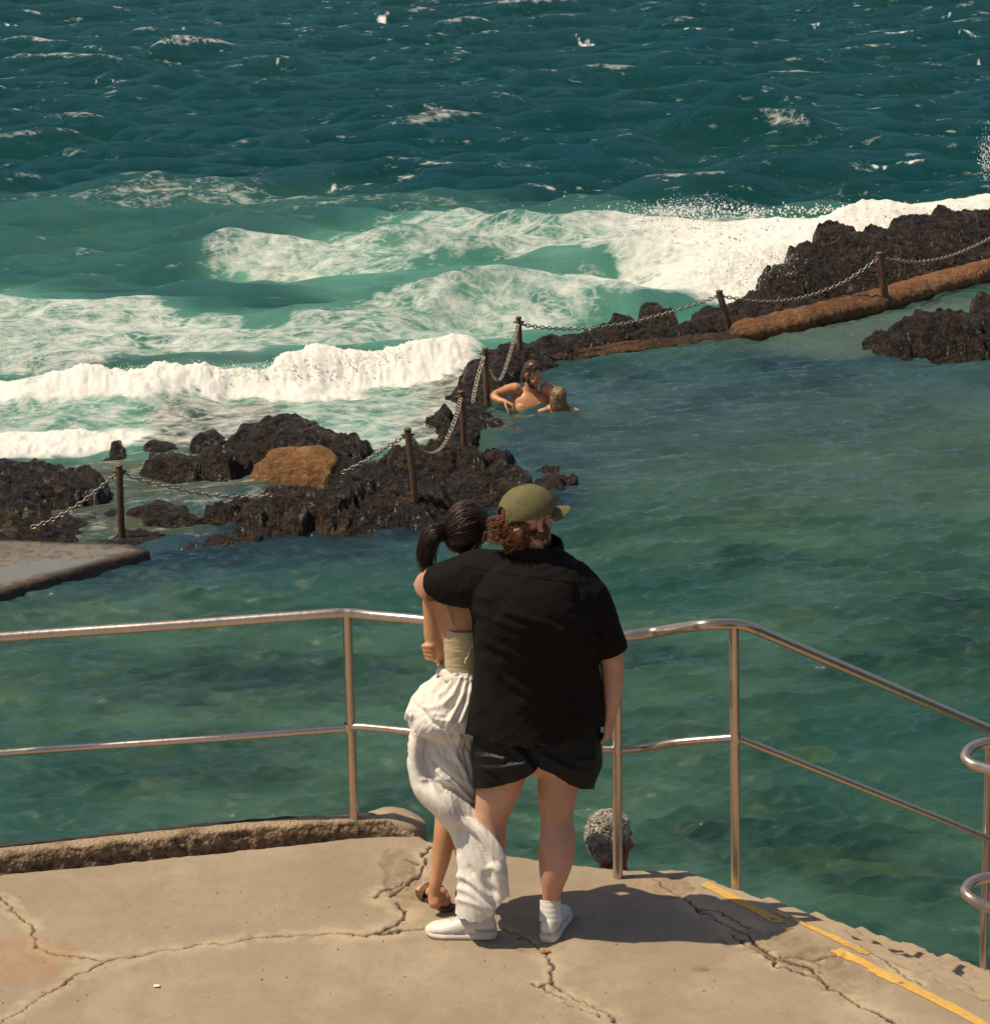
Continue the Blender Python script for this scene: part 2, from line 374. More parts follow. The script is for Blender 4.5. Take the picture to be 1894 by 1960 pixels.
foam = np.maximum(foam, band(U_, V_, [(-200, 780), (130, 780), (500, 762), (900, 700)], [(-200, 860), (250, 850), (500, 870), (850, 850), (900, 830)], [(-200, .50), (900, .50), (930, .2), (960, 0)], 8))
foam = np.maximum(foam, band(U_, V_, [(-200, 860), (240, 850), (850, 820)], [(-200, 1040), (240, 1040), (420, 1000), (560, 930), (700, 890), (850, 850)], [(-200, .36), (240, .38), (600, .4), (860, .3), (900, 0)], 8))
foam = np.maximum(foam, band(U_, V_, [(0, 372), (400, 352), (800, 365), (1100, 372), (1894, 372)], [(0, 400), (400, 385), (800, 398), (1894, 388)], [(0, .36), (300, .43), (650, .42), (1000, .33), (1894, .4)], 8))
for (u0, v0, wu, hv, s) in [(290, 66, 50, 5, 1.1), (200, 70, 40, 4, .7), (345, 66, 14, 4, .8), (730, 41, 18, 5, 1.), (668, 48, 24, 3, .8), (1322, 66, 32, 4, 1.), (1722, 76, 34, 5, 1.05), (1690, 72, 20, 3, .7),
        (1245, 101, 34, 3.5, .95), (1120, 78, 20, 3.5, .95), (1110, 128, 22, 3.5, .9), (1795, 236, 30, 4, 1.), (1745, 243, 30, 4, .95), (1702, 247, 20, 4, .95), (1745, 319, 36, 5, 1.), (1685, 324, 24, 4, .7), (378, 100, 28, 5, .7),
        (192, 19, 24, 3.5, .9), (20, 50, 24, 4, .7), (15, 552, 14, 3, .9), (1860, 72, 30, 3, .7), (1810, 38, 20, 3, .6), (1560, 52, 12, 3, .9), (1655, 160, 20, 3, .5), (1878, 117, 16, 4, .8), (240, 120, 26, 3, .5), (540, 131, 22, 3, .6),
        (1000, 50, 20, 3, .5), (830, 76, 34, 3, .55), (370, 160, 18, 3, .6), (440, 245, 40, 5, .5), (200, 162, 60, 5, .55), (520, 175, 36, 5, .55), (120, 385, 60, 6, .6), (640, 350, 20, 4, .8), (1285, 46, 20, 3, .5), (860, 325, 30, 5, .6), (1290, 86, 16, 3, .6)]:
    foam = np.maximum(foam, min(s, .78)*np.exp(-(np.abs(U_-u0)/(wu*1.1))**3-((V_-v0-1.5*vn2(U_/9, V_*0, int(u0)))/(hv*.62))**2)*(.70+.85*fbm2(U_/8, V_/2.2, 4, int(u0)+3)))
    Z += .02*s*np.exp(-((U_-u0)/(wu*1.3))**2-((V_-v0)/(hv*1.5))**2)*sstep(.55, .8, s)
crest = sstep(.13, .24, hgt_open+.05*fbm2(X*2.2, Y*1.2, 3, 31))*sstep(-.35, .25, fbm2(X/3, Y/5, 3, 33)); foam = np.maximum(foam, .46*crest*sstep(560, 380, V_)*sstep(900, 300, Y))
foam *= np.where(inpool < .3, 0, 1)
tn = rid2(X*1.3, Y*1.0, 4, 41); lac = sstep(.0, .6, tn)
heavy = sstep(.55, 1.0, foam)
Z += heavy*(.08*fbm2(X*1.7, Y*1.3, 5, 43, .6)+.06*np.abs(fbm2(X*5, Y*2.6, 5, 44, .65))+.035*fbm2(X*12, Y*5, 4, 46, .75))*sstep(420, 700, V_+300*0+(V_ > 380)*200)
Z += .03*foam*fbm2(X*4, Y*4, 3, 45)*(V_ > 370)
Z = np.where(inpool < 0, np.minimum(Z, -.25), Z)-1.4*sstep(0, -1.0, inpool)
Vn = V_+16*fbm2(X*.6, Y*.35, 3, 77)
shal = np.clip(band(U_, Vn, [(-200, 560), (0, 565), (300, 590), (560, 615), (700, 590), (900, 545), (1100, 530), (1300, 500)], [(-200, 1060), (450, 1050), (900, 940), (2000, 900)], [(-200, 1), (1500, 1), (1894, .8), (2300, .8)], 22)
        + .75*band(U_, V_, [(350, 500), (500, 465), (700, 430), (850, 395), (1000, 405), (1300, 400), (1894, 380)], [(350, 515), (600, 560), (900, 600), (1894, 620)], [(340, 0), (460, .9), (1894, 1)], 22)
        + .30*band(U_, V_, [(0, 375), (600, 352), (1200, 375)], [(0, 620), (1200, 560)], [(-300, .8), (300, 1), (1100, .9), (1300, .3), (1400, 0)], 20), 0, 1)
gdx = DX*gust*calm*farf
VV = np.stack([X+gdx*.38, Y+DY*gust*calm*farf*.38, Z+SEA_Z], -1).reshape(-1, 3)
Fq = grid_faces(nr, nc); mi = inpool.ravel()
keep = (mi[Fq] > -1.2).all(1) | (VV[Fq[:, 0], 1] > 60); Fq = Fq[keep]
n = NT('sea_water')
af, ash = n.attr('foam'), n.attr('shallow')
big_n = n.noise(0.25, 4, .6); ms = n.map((1, 1.6, 1))
warp = n.n('ShaderNodeVectorMath', operation='ADD'); wn = n.n('ShaderNodeTexNoise'); wn.inputs['Scale'].default_value = .9; wn.inputs['Detail'].default_value = 5; n.l(ms, wn.inputs['Vector'])
wsc = n.n('ShaderNodeVectorMath', operation='SCALE'); wsc.inputs['Scale'].default_value = 1.3; n.l(wn.outputs['Color'], wsc.inputs[0]); n.l(ms, warp.inputs[0]); n.l(wsc.outputs[0], warp.inputs[1])
v1 = n.vor(1.5, warp.outputs[0], 'DISTANCE_TO_EDGE'); v2 = n.vor(5.2, warp.outputs[0], 'DISTANCE_TO_EDGE'); fn = n.noise(4.2, 8, .74, ms, .5)
lace = n.math('SUBTRACT', 1.0, n.math('MULTIPLY', n.math('MINIMUM', v1, n.math('MULTIPLY', v2, 1.6)), 2.6), True)      # 1 on the threads
pat = n.math('ADD', n.math('MULTIPLY', lace, .26), n.math('MULTIPLY', fn, 1.18))                                      # about .2 .. 1.2
cov = n.math('ADD', n.math('MULTIPLY', af, 1.55), n.math('SUBTRACT', pat, 1.42))
fm = n.ramp(cov, [(0.0, 0.0), (0.14, .26), (.34, .66), (.60, 1.0)])
deep = n.mix(big_n, (.0006, .028, .030), (.003, .042, .043)); shc = n.mix(n.ramp(n.noise(.8, 4, .6), [(.3, 0.), (.7, 1.)]), (.045, .17, .125), (.13, .30, .22))
brown = n.mix(n.attr('brown'), shc, n.mix(n.ramp(n.noise(2.4, 5, .6), [(.4, 0.), (.6, 1.)]), (.030, .048, .048), (.085, .070, .042)))
wc = n.mix(n.math('MULTIPLY', ash, n.ramp(n.noise(.5, 4, .6), [(.25, .62), (.6, 1.)])), deep, brown)
fl_ = n.ramp(n.noise(2.4, 7, .78, n.map((.55, 1.25, 1))), [(.595, 0.), (.68, .60)])  # pale flecks: foam specks, with sun glints painted in as foam colour
fl_ = n.math('MULTIPLY', fl_, n.math('MULTIPLY', n.math('SUBTRACT', 1.0, ash, True), n.ramp(n.noise(.35, 3, .6, n.map((.7, 1.6, 1))), [(.40, .12), (.62, 1.)])))
fm2 = n.math('MAXIMUM', fm, fl_)
water_shader(n, wc, n.noise(3, 8, .72, n.map((1, 1.5, 1))), 1., .16, .10, 1.36, (.62, .92, .88), fm2, (.74, .72, .655), fn)
me = mesh_from('sea', VV, Fq); attr(me, 'foam', foam); attr(me, 'shallow', shal)
attr(me, 'brown', band(U_, V_, [(-200, 800), (130, 790), (480, 770), (900, 690)], [(-200, 1060), (400, 1050), (900, 960)], [(-200, .9), (940, .9)], 14)*np.maximum(sstep(-.4, .3, fbm2(X*.8, Y*.5, 3, 71)), sstep(850, 890, V_))+.6*np.exp(-((V_-690)/8)**2)*interp(U_, [(0, 0), (150, 1), (800, 1), (950, 0)]))
tag(obj('sea', me, n.m), kind='structure')
SEA = (U_, V_, X, Y, Z, foam)

# ---- spray and foam clots thrown off the breaking crests
def blob_field(pts, sizes, seed):
    base = [(0, 0, 1), (.94, 0, -.33), (-.47, .82, -.33), (-.47, -.82, -.33), (.3, .5, .75), (-.6, .1, .7)]
    r = np.random.RandomState(seed); ico = np.array([(0, 0, 1), (.894, 0, .447), (.276, .851, .447), (-.724, .526, .447), (-.724, -.526, .447), (.276, -.851, .447), (.724, .526, -.447), (-.276, .851, -.447), (-.894, 0, -.447), (-.276, -.851, -.447), (.724, -.526, -.447), (0, 0, -1)])
    fc = np.array([(0,1,2),(0,2,3),(0,3,4),(0,4,5),(0,5,1),(1,6,2),(2,7,3),(3,8,4),(4,9,5),(5,10,1),(6,7,2),(7,8,3),(8,9,4),(9,10,5),(10,6,1),(11,7,6),(11,8,7),(11,9,8),(11,10,9),(11,6,10)])
    n_ = len(pts); pts = np.array(pts); sizes = np.array(sizes)
    s3 = sizes[:, None]*(.7+.6*r.rand(n_, 3))
    V = pts[:, None, :]+ico[None]*s3[:, None, :]*(.8+.4*r.rand(n_, 12, 1)); Fq = fc[None]+(np.arange(n_)*12)[:, None, None]
    return V.reshape(-1, 3), Fq.reshape(-1, 3)
pts, szs = [], []
r = np.random.RandomState(5)
def cloud(u0, v0, su, sv, n_, vs=None, s0=.006, s1=.016, ysp=.5):   # drops hanging over the water that lies at photo row vs
    for _ in range(n_):
        uu = u0+r.randn()*su; vv = v0+r.randn()*sv; g = G(uu, (vs or v0), SEA_Z); p = P(uu, vv, g[1]+r.randn()*ysp)
        if p[2] > SEA_Z-.02: pts.append(p); szs.append(s0+(s1-s0)*r.rand()**3)
cloud(1300, 402, 45, 9, 700, 430, .003, .011); cloud(1345, 388, 28, 8, 160, 430, .004, .011); cloud(1265, 408, 20, 6, 120, 430)
cloud(1420, 520, 40, 22, 1100, 560, .003, .010); cloud(1480, 500, 25, 14, 900, 540, .003, .009); cloud(1300, 425, 120, 10, 900, 470, .003, .009); cloud(1410, 405, 150, 7, 380, 440, .008, .02)
cloud(20, 685, 28, 12, 900, 750, .002, .007); cloud(60, 705, 30, 10, 700, 755, .002, .006); cloud(1888, 300, 9, 24, 300, 420, .004, .011, .3); cloud(1700, 402, 110, 6, 260, 430)
for uu, lo in ((150, 0), (860, 1)): pass
for _ in range(4500):
    uu = r.uniform(70, 890); base = np.interp(uu, [0, 150, 300, 500, 700, 870, 950], [775, 778, 770, 760, 728, 700, 690]); am = np.interp(uu, [0, 150, 480, 700, 860, 930], [.36, .5, .46, .36, .26, 0])
    g = G(uu, base-8-r.normal(2, 4), SEA_Z); pts.append(g+np.array([0, 0, am*.5*(.9+.2*abs(r.randn()))])); szs.append(.0018+.0075*r.rand()**4)
sp = mesh_from('sea_spray', *blob_field(pts, szs, 9))
spm = simple('spray_white', (.82, .80, .74), .6, .04, 5, 0)
tag(obj('sea_spray', sp, spm), kind='stuff')

# ---- pool
X, Y, cell, nr, nc = fan(2250, 520, 1.5, POOL_Z, 1250, .32, (34, 36, 40, 48, 60, 90))
ip = sdf_poly(X, Y, POOL)
gz = .8+.45*fbm2(X/1.6, Y/2.4, 3, 61); far_ = sstep(16, 27, Y)
Z, DX, DY = waves(X, Y, .08, .33, 160, .50, math.radians(-88), .30, cell*.55, 17, 1.0)
Z2, DX2, DY2 = waves(X, Y, .28, .9, 60, .11, math.radians(-80), .5, cell*.9, 19, 1.0)
k = np.clip(gz, .35, 1.3)*(1+.15*far_)*sstep(0, -.6, ip+.0)*.9+.1
VV = np.stack([X+(DX*k+DX2)*.45, Y+(DY*k+DY2)*.45, Z*k+Z2+POOL_Z], -1).reshape(-1, 3)
Fq = grid_faces(nr, nc); Fq = Fq[(ip.ravel()[Fq] < .05).all(1)]
n = NT('pool_water'); ms = n.map((1, 1.3, 1))
weed = n.ramp(n.noise(.8, 5, .6, ms, .4), [(.36, 0.0), (.62, 1.0)]); weed2 = n.ramp(n.noise(.33, 3, .5, n.map((1, 1.1, 1))), [(.42, 0.), (.62, 1.)]); yel = n.ramp(n.noise(1.1, 3, .5, n.map((1.3, 1.6, 1), rot=(0, 0, 1))), [(.60, 0.), (.72, 1.)])
c = n.mix(weed, (.009, .034, .024), (.046, .104, .066)); c = n.mix(n.math('MULTIPLY', weed2, .7), c, (.013, .060, .046)); c = n.mix(n.math('MULTIPLY', yel, .35), c, (.060, .105, .03))
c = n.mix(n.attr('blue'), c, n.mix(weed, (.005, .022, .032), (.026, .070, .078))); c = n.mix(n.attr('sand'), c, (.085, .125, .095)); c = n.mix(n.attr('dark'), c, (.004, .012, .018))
water_shader(n, c, n.noise(13, 5, .65, n.map((1, 1.9, 1))), 1., .012, .02, 1.62, (1., .97, .86))
me = mesh_from('pool_water', VV, Fq); U_, V_ = proj(X, Y, np.full_like(X, POOL_Z))
nz = 40*fbm2(X*.5, Y*.5, 3, 66)
attr(me, 'blue', np.clip(band(U_, V_+nz, [(-200, 1020), (400, 990), (900, 960), (1030, 690), (1894, 640)], [(-200, 1180), (400, 1130), (800, 1080), (1050, 980), (1300, 860), (1894, 800)], [(-200, .9), (1894, .85)], 45), 0, 1))
attr(me, 'sand', np.clip(band(U_, V_+nz*.3, [(1400, 650), (1894, 560)], [(1400, 665), (1640, 690), (1894, 590)], [(1350, 0), (1500, .7), (1894, .8)], 14)+.45*band(U_, V_+nz, [(1150, 720), (1894, 740)], [(1150, 980), (1894, 960)], [(950, 0), (1150, .5), (1894, .7)], 60), 0, 1))
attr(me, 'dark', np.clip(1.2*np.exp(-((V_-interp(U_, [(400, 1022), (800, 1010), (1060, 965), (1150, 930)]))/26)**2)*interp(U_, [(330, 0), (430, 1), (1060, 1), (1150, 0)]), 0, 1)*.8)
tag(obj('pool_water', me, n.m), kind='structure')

# ================================================================== ROCKS
def rock_mat(name, a, b, c, wet=.35):
    n = NT(name); g = n.noise(2.2, 6, .65); f = n.noise(9, 6, .7); h = n.noise(38, 3, .6); vv = n.vor(11, n.map((1, 1, 1.6)))
    col = n.mix(n.ramp(g, [(.35, 0.), (.62, 1.)]), a, b); col = n.mix(n.math('MULTIPLY', n.ramp(f, [(.52, 0.), (.68, 1.)]), .8), col, c)
    col = n.mix(n.math('MULTIPLY', n.ramp(n.noise(.9, 5, .65), [(.50, 0.), (.64, .6)]), 1.0), col, (a[0]*1.1, a[1]*1.15, a[2]*1.25)); col = n.mix(n.math('MULTIPLY', n.ramp(h, [(.62, 0.), (.72, 1.)]), .45), col, tuple(min(1, x*2.6+.03) for x in c))
    hh = n.math('ADD', n.math('MULTIPLY', f, 1.2), n.math('ADD', n.math('MULTIPLY', h, .5), n.math('MULTIPLY', vv, .6)))
    n.bump(n.math('ADD', hh, n.math('MULTIPLY', n.noise(24, 6, .75), 1.4)), 1.0, .07)
    n.set(Base_Color=col, Roughness=n.ramp(n.noise(14, 4, .6), [(.46, wet+.08), (.58, .85)]), Specular_IOR_Level=.42); return n.m
M_rock = rock_mat('wet_basalt', (.007, .0048, .003), (.040, .024, .011), (.18, .105, .046), .16)
M_rockb = rock_mat('weedy_basalt', (.008, .0055, .004), (.042, .026, .013), (.19, .115, .055), .16)
M_orange = rock_mat('ochre_boulder', (.20, .085, .025), (.46, .22, .065), (.58, .34, .13), .7)
M_slabwet = rock_mat('algae_concrete', (.085, .06, .035), (.15, .11, .07), (.20, .15, .095), .35)
def rock_z(X, Y, bumps, zw, seed, crag=1.0, k=11.0):
    acc = np.zeros_like(X)
    wk = .35+.65*min(1, crag); wx = X+wk*.30*fbm2(X*1.8, Y*1.6, 5, seed+1, .6); wy = Y+wk*.45*fbm2(X*1.5, Y*1.3, 5, seed+2, .6)
    for u, vb, vt, wp, dm in bumps:
        c = G(u, vb, zw); h = P(u, vt, c[1]+dm*.25)[2]-zw; e = (G(u+wp/2, vb, zw)-c); rx = abs(e[0]); ry = dm
        q = ((wx-c[0])/rx)**2+((wy-c[1])/ry)**2
        prof = (h+.25)*np.clip(1-q**1.9, -.1, 1)-.25
        prof = np.where(q > 1, -.25-.25*(q-1), prof); acc += np.exp(np.clip(k*(prof), -40, 40))
    z = np.log(acc+1e-12)/k-.03
    tr = z/.13+.9*fbm2(X*1.4, Y*1.1, 4, seed+9); fr = tr-np.floor(tr); z = z+crag*.13*.75*(sstep(.35, .95, fr)-fr)
    env = sstep(-.25, .15, z)
    f1, f2, idv = worley(X*2.3+.4*vn2(X*3, Y*3, seed), Y*1.5, seed+3); g1, g2, _ = worley(X*6.5, Y*4.4+.3*z, seed+4)
    z = z+env*crag*(.06*(idv-.5)+.055*rid2(X*1.1+.5*wy, Y*1.3, 5, seed+6, .62)+.06*rid2(X*3.6-.8*Y, Y*3.5, 5, seed+8, .66)-.05*sstep(.10, 0, f2-f1)+.02*(sstep(0, .5, g2-g1)-.5)+.04*fbm2(X*11, Y*8, 4, seed+7, .7))
    return z+zw
def rock_mesh(name, bumps, zw, seed, m, res=.03, crag=1.0, k=11.0, pad=.5, low=-.22):
    cs = np.array([G(b[0], b[1], zw) for b in bumps]); rx = np.array([abs(G(b[0]+b[3]/2, b[1], zw)[0]-c[0]) for b, c in zip(bumps, cs)]); ry = np.array([b[4] for b in bumps])
    xs = np.arange((cs[:, 0]-rx).min()-pad, (cs[:, 0]+rx).max()+pad, res); ys = np.arange((cs[:, 1]-ry).min()-pad, (cs[:, 1]+ry).max()+pad, res*1.5)
    X, Y = np.meshgrid(xs, ys); Z = rock_z(X, Y, bumps, zw, seed, crag, k)
    F_ = grid_faces(*X.shape); z = Z.ravel(); F_ = F_[(z[F_] > zw+low).any(1)]
    used = np.unique(F_); rm = np.full(len(z), -1); rm[used] = np.arange(len(used))
    V = np.stack([X, Y, np.maximum(Z, zw+low-.4)], -1).reshape(-1, 3)[used]
    return obj(name, mesh_from(name, V, rm[F_]), m)
zs = SEA_Z+.03
reef = [ # far right ridge
 (1370, 600, 585, 120, .8), (1440, 590, 560, 130, .9), (1500, 560, 505, 110, 1.), (1560, 545, 462, 130, 1.1), (1620, 535, 440, 150, 1.2), (1600, 520, 428, 110, .9), (1690, 525, 440, 150, 1.2), (1760, 500, 412, 160, 1.2), (1840, 490, 398, 160, 1.3), (1930, 480, 388, 200, 1.4), (2050, 450, 370, 260, 1.6), (2250, 420, 340, 320, 1.8),
 (1450, 620, 590, 160, .8), (1530, 592, 558, 160, .7), (1630, 562, 515, 170, .7), (1730, 540, 488, 190, .75), (1840, 518, 462, 210, .8), (1970, 485, 430, 260, 1.), (1380, 625, 592, 90, .6),
 # middle: between the posts
 (1400, 638, 612, 120, .4), (1460, 628, 596, 120, .4),
 # the narrow run down to the bathers' corner
 (965, 720, 690, 60, .6), (930, 770, 735, 90, .8), (905, 800, 765, 80, .8), (900, 835, 800, 100, .8), (880, 860, 825, 110, .7), (850, 820, 795, 60, .6)]
o = rock_mesh('rocky_reef', reef, zs, 100, M_rock, .034, .95); tag(o, kind='structure')
tag(rock_mesh('rock', [(895, 748, 710, 120, .7), (940, 732, 680, 150, .7), (1000, 708, 650, 160, .65), (1070, 684, 632, 170, .5), (1145, 668, 623, 160, .42), (1190, 660, 604, 60, .4), (1220, 655, 614, 150, .40), (1290, 646, 609, 140, .38), (1350, 638, 602, 130, .38), (1400, 630, 600, 90, .35)], zs, 120, M_rock, .028, .6), 'long smooth dark ledge rising behind the bathing man below the chain', 'rock')
flats = [(60, 935, 878, 220, .9), (140, 950, 898, 150, .7), (-60, 940, 880, 260, 1.), (180, 915, 895, 110, .5), (20, 985, 957, 130, .6), (110, 1010, 993, 160, .4), (-80, 1000, 965, 240, .9), (300, 975, 965, 170, .5), (60, 1030, 1018, 240, .4), (260, 1035, 1026, 220, .4), (340, 992, 984, 160, .4), (200, 985, 974, 90, .3)]
o = rock_mesh('rock_shelf', flats, zs+.02, 140, M_rockb, .026, .75); tag(o, kind='structure')
ridge = [(570, 848, 794, 150, .7), (490, 846, 816, 110, .5), (650, 856, 822, 120, .5), (700, 850, 836, 70, .4), (410, 842, 822, 90, .4), (325, 846, 836, 110, .35), (225, 858, 842, 70, .35)]
tag(rock_mesh('rock', ridge, zs, 180, M_rockb, .026, .6), 'long low wet rock ridge between the white surf and the orange boulder', 'rock')
tag(rock_mesh('rock', [(335, 893, 858, 110, .45), (415, 885, 848, 100, .45), (462, 874, 856, 50, .3), (290, 890, 870, 70, .3)], zs, 200, M_rockb, .024, .6), 'brown weedy rock hump left of the orange boulder', 'rock')
main = [(470, 1000, 962, 130, .7), (575, 1000, 934, 140, .6), (660, 990, 905, 120, .8), (655, 965, 918, 90, .5), (520, 965, 932, 170, .6), (575, 955, 926, 150, .5), (455, 968, 950, 110, .4), (672, 935, 893, 80, .5), (720, 985, 925, 160, .8), (800, 985, 932, 150, .8), (720, 945, 902, 140, .7),
 (780, 930, 895, 180, .8), (880, 970, 925, 160, .8), (960, 960, 905, 130, .7), (1010, 955, 905, 90, .6), (1060, 962, 940, 50, .4), (860, 910, 880, 160, .7), (800, 885, 860, 150, .6), (880, 885, 855, 120, .6), (950, 885, 852, 90, .5)]
tag(rock_mesh('rock', main, POOL_Z-.02, 220, M_rock, .024, 1.0), 'large dark craggy rock mass behind the heads of the couple', 'rock')
ob = [(578, 912, 852, 155, .5), (535, 916, 868, 90, .4), (622, 914, 864, 90, .4)]
o = rock_mesh('boulder', ob, zs, 260, M_orange, .02, .20, 12); tag(o, 'rounded orange brown boulder among the dark wet rocks', 'boulder')
tag(rock_mesh('rock', [(1055, 935, 908, 90, .35), (1035, 905, 885, 80, .3), (1085, 912, 904, 60, .25)], POOL_Z, 270, M_rock, .024, .6), 'low black rock at the pool edge just behind the green cap', 'rock')
tag(rock_mesh('rock', [(430, 1045, 1022, 60, .3), (380, 1046, 1034, 60, .25), (455, 1046, 1035, 40, .2)], POOL_Z, 280, M_rock, .022, .5), 'tiny low rock poking out of the pool below the left post', 'rock')
tag(rock_mesh('rock', [(1265, 608, 578, 56, .45), (1250, 605, 585, 34, .3)], zs+.05, 290, M_rock, .026, .6), 'small dark rock ringed by white surf behind the chain', 'rock')
isl = [(1690, 668, 640, 90, .5), (1730, 672, 632, 120, .6), (1780, 665, 588, 150, .8), (1850, 668, 592, 160, .8), (1930, 660, 585, 160, .9), (1760, 640, 600, 150, .7), (1680, 680, 668, 60, .25), (1830, 680, 645, 180, .5), (1990, 640, 570, 160, .8), (1900, 620, 552, 80, .7)]
tag(rock_mesh('rock', isl, POOL_Z-.02, 300, M_rockb, .028, .8), 'brown crusted rock island inside the pool at the right edge', 'rock')
tag(rock_mesh('rock', [(838, 800, 778, 34, .4), (850, 795, 775, 30, .3)], zs, 310, M_rock, .024, .4), 'small rounded rock in the foam left of the pool corner', 'rock')

# ---- pool wall with orange weed
def coping(name, px, zc, r0, m, seed, label, cat, n_=420, seg=22, rz=None):
    C = smoothpath([G(u, v, zc) for u, v in px], n_); V, Fs = tube(C, [(r0, r0*(rz or 1.5))]*n_, seg, up=(0, 0, 1))
    N = normals(V, Fs); V = V+N*(fbm3(V, 1.6, 2, seed)*.008+fbm3(V, 10, 5, seed+3, .65)*.014)[:, None]
    return tag(mk(name, (V, Fs), m), label, cat)
M_wall = rock_mat('orange_weed', (.16, .068, .022), (.42, .180, .058), (.50, .31, .16), .55)
coping('pool_wall', [(1425, 637), (1500, 621), (1600, 597), (1690, 575), (1790, 545), (1894, 520), (2100, 470), (2500, 390)], POOL_Z+.05, .135, M_wall, 400, 'rounded orange weedy wall along the far side of the pool', 'wall', 520)
M_ledge = rock_mat('orange_ledge', (.035, .020, .010), (.20, .085, .024), (.28, .15, .06), .5)
coping('pool_ledge', [(1030, 692), (1130, 677), (1240, 662), (1340, 651), (1430, 642)], POOL_Z-.005, .055, M_ledge, 420, 'crumbling orange weed ledge at the water line between two posts', 'ledge', 300, 16, 3.0)

# ---- flat slab on the left
sl_pts = [G(u, v, POOL_Z+.10)[:2] for u, v in [(-700, 1330), (-250, 1205), (0, 1128), (120, 1092), (200, 1070), (288, 1046), (250, 1032), (150, 1030), (0, 1024), (-300, 1018), (-900, 1040)]]
xs = np.arange(-8.5, -2.3, .022); ys = np.arange(15, 22.5, .03); X, Y = np.meshgrid(xs, ys); s = sdf_poly(X, Y, sl_pts)+.018*fbm2(X*5, Y*5, 4, 501)
Z = POOL_Z+.075+.004*fbm2(X*2, Y*2, 4, 502)+.004*fbm2(X*22, Y*22, 2, 503)-.5*sstep(-.005, .04, s)-.012*sstep(-.10, 0, s)
F_ = grid_faces(*X.shape); F_ = F_[(Z.ravel()[F_] > POOL_Z-.3).any(1)]
n = NT('wet_slab'); g = n.noise(1.2, 5, .6); f = n.noise(12, 5, .65); pud = n.attr('puddle')
c = n.mix(n.ramp(g, [(.35, 0.), (.6, 1.)]), (.105, .085, .060), (.19, .16, .12)); c = n.mix(n.math('MULTIPLY', n.ramp(f, [(.46, 0.), (.62, 1.)]), .8), c, (.045, .032, .018)); c = n.mix(n.ramp(n.noise(3.5, 6, .7), [(.5, 0.), (.62, .7)]), c, (.22, .15, .085)); c = n.mix(pud, c, (.19, .185, .155)); c = n.mix(n.attr('edge'), c, (.035, .022, .010))
n.bump(f, .6, .02); n.set(Base_Color=c, Roughness=n.ramp(pud, [(0., .6), (1., .2)]))
me = mesh_from('concrete_slab', np.stack([X, Y, Z], -1).reshape(-1, 3), F_)
U_, V_ = proj(X, Y, np.full_like(X, POOL_Z+.1)); nn = 8*fbm2(X*2, Y*2, 3, 505)
attr(me, 'puddle', np.clip(band(U_, V_+nn, [(-300, 1085), (0, 1078), (60, 1066), (180, 1064), (225, 1070)], [(-300, 1200), (0, 1112), (100, 1085), (225, 1072)], [(-300, 1), (200, 1), (235, 0)], 4)+.8*band(U_, V_+nn*.3, [(90, 1042), (160, 1043), (235, 1048)], [(90, 1046), (160, 1053), (235, 1055)], [(80, 0), (110, 1), (220, 1), (240, 0)], 3), 0, 1))
attr(me, 'edge', sstep(-.14, -.03, s))
tag(obj('concrete_slab', me, n.m), 'flat weedy concrete slab with pale puddle at the left pool edge', 'slab')

# ---- posts and chains
M_post = simple('rusty_post', (.13, .065, .03), .55, .35, 25, .5, .004)
M_chain = simple('galvanised_chain', (.36, .31, .24), .38, .3, 60, .3, .001, metal=.55)
def zpost(u, vb, vt, zb): c = G(u, vb, zb); return c
POSTS = [(232, 1000, 228, 892, zs+.10, 'rusty post standing in the shallows on the left rock shelf'), (792, 925, 780, 822, zs+.38, 'leaning rusty post on the dark rock mass behind the ponytail'),
 (888, 838, 883, 750, zs+.25, 'rusty post at the pool corner, nearest the bathers in front'), (932, 756, 928, 668, zs+.20, 'rusty post just left of the bathing man'), (996, 690, 992, 608, zs+.16, 'thin rusty post on the reef above the bathing man'),
 (1395, 626, 1376, 558, zs+.15, 'dark leaning post beside the start of the orange wall'), (1692, 560, 1683, 485, zs+.28, 'stout rusty post standing on the orange wall')]
tops = []
for i, (ub, vb, ut, vt, zb, lab) in enumerate(POSTS):
    b = G(ub, vb, zb); t = P(ut, vt, b[1]); rt = empty('chain_post', b); tag(rt, lab, 'post', 'chain posts along the reef')
    r0 = .030 if i < 5 else .036
    if i == 6: r0 = .044
    V, Fs = tube([b-np.array([0, 0, .35]), b, t-np.array([0, 0, .01]), t], [r0*1.04, r0, r0, r0*.96], 14, caps=False); Fs.append(tuple(range(42, 56)))
    V += normals(V, Fs)*(fbm3(V, 30, 2, i)*.002)[:, None]; mk('pole', (V, Fs), M_post, rt)
    mk('cap', ell(t+np.array([0, 0, .002]), (r0*1.12, r0*1.12, r0*.5)), M_post, rt)
    V, Fs = tube([t+np.array([a_*.05, -.0, -.045]) for a_ in (-1, 1)], [.010, .010], 8); mk('eye_bolt', (V, Fs), M_post, rt); tops.append(t-np.array([0, .0, .045]))
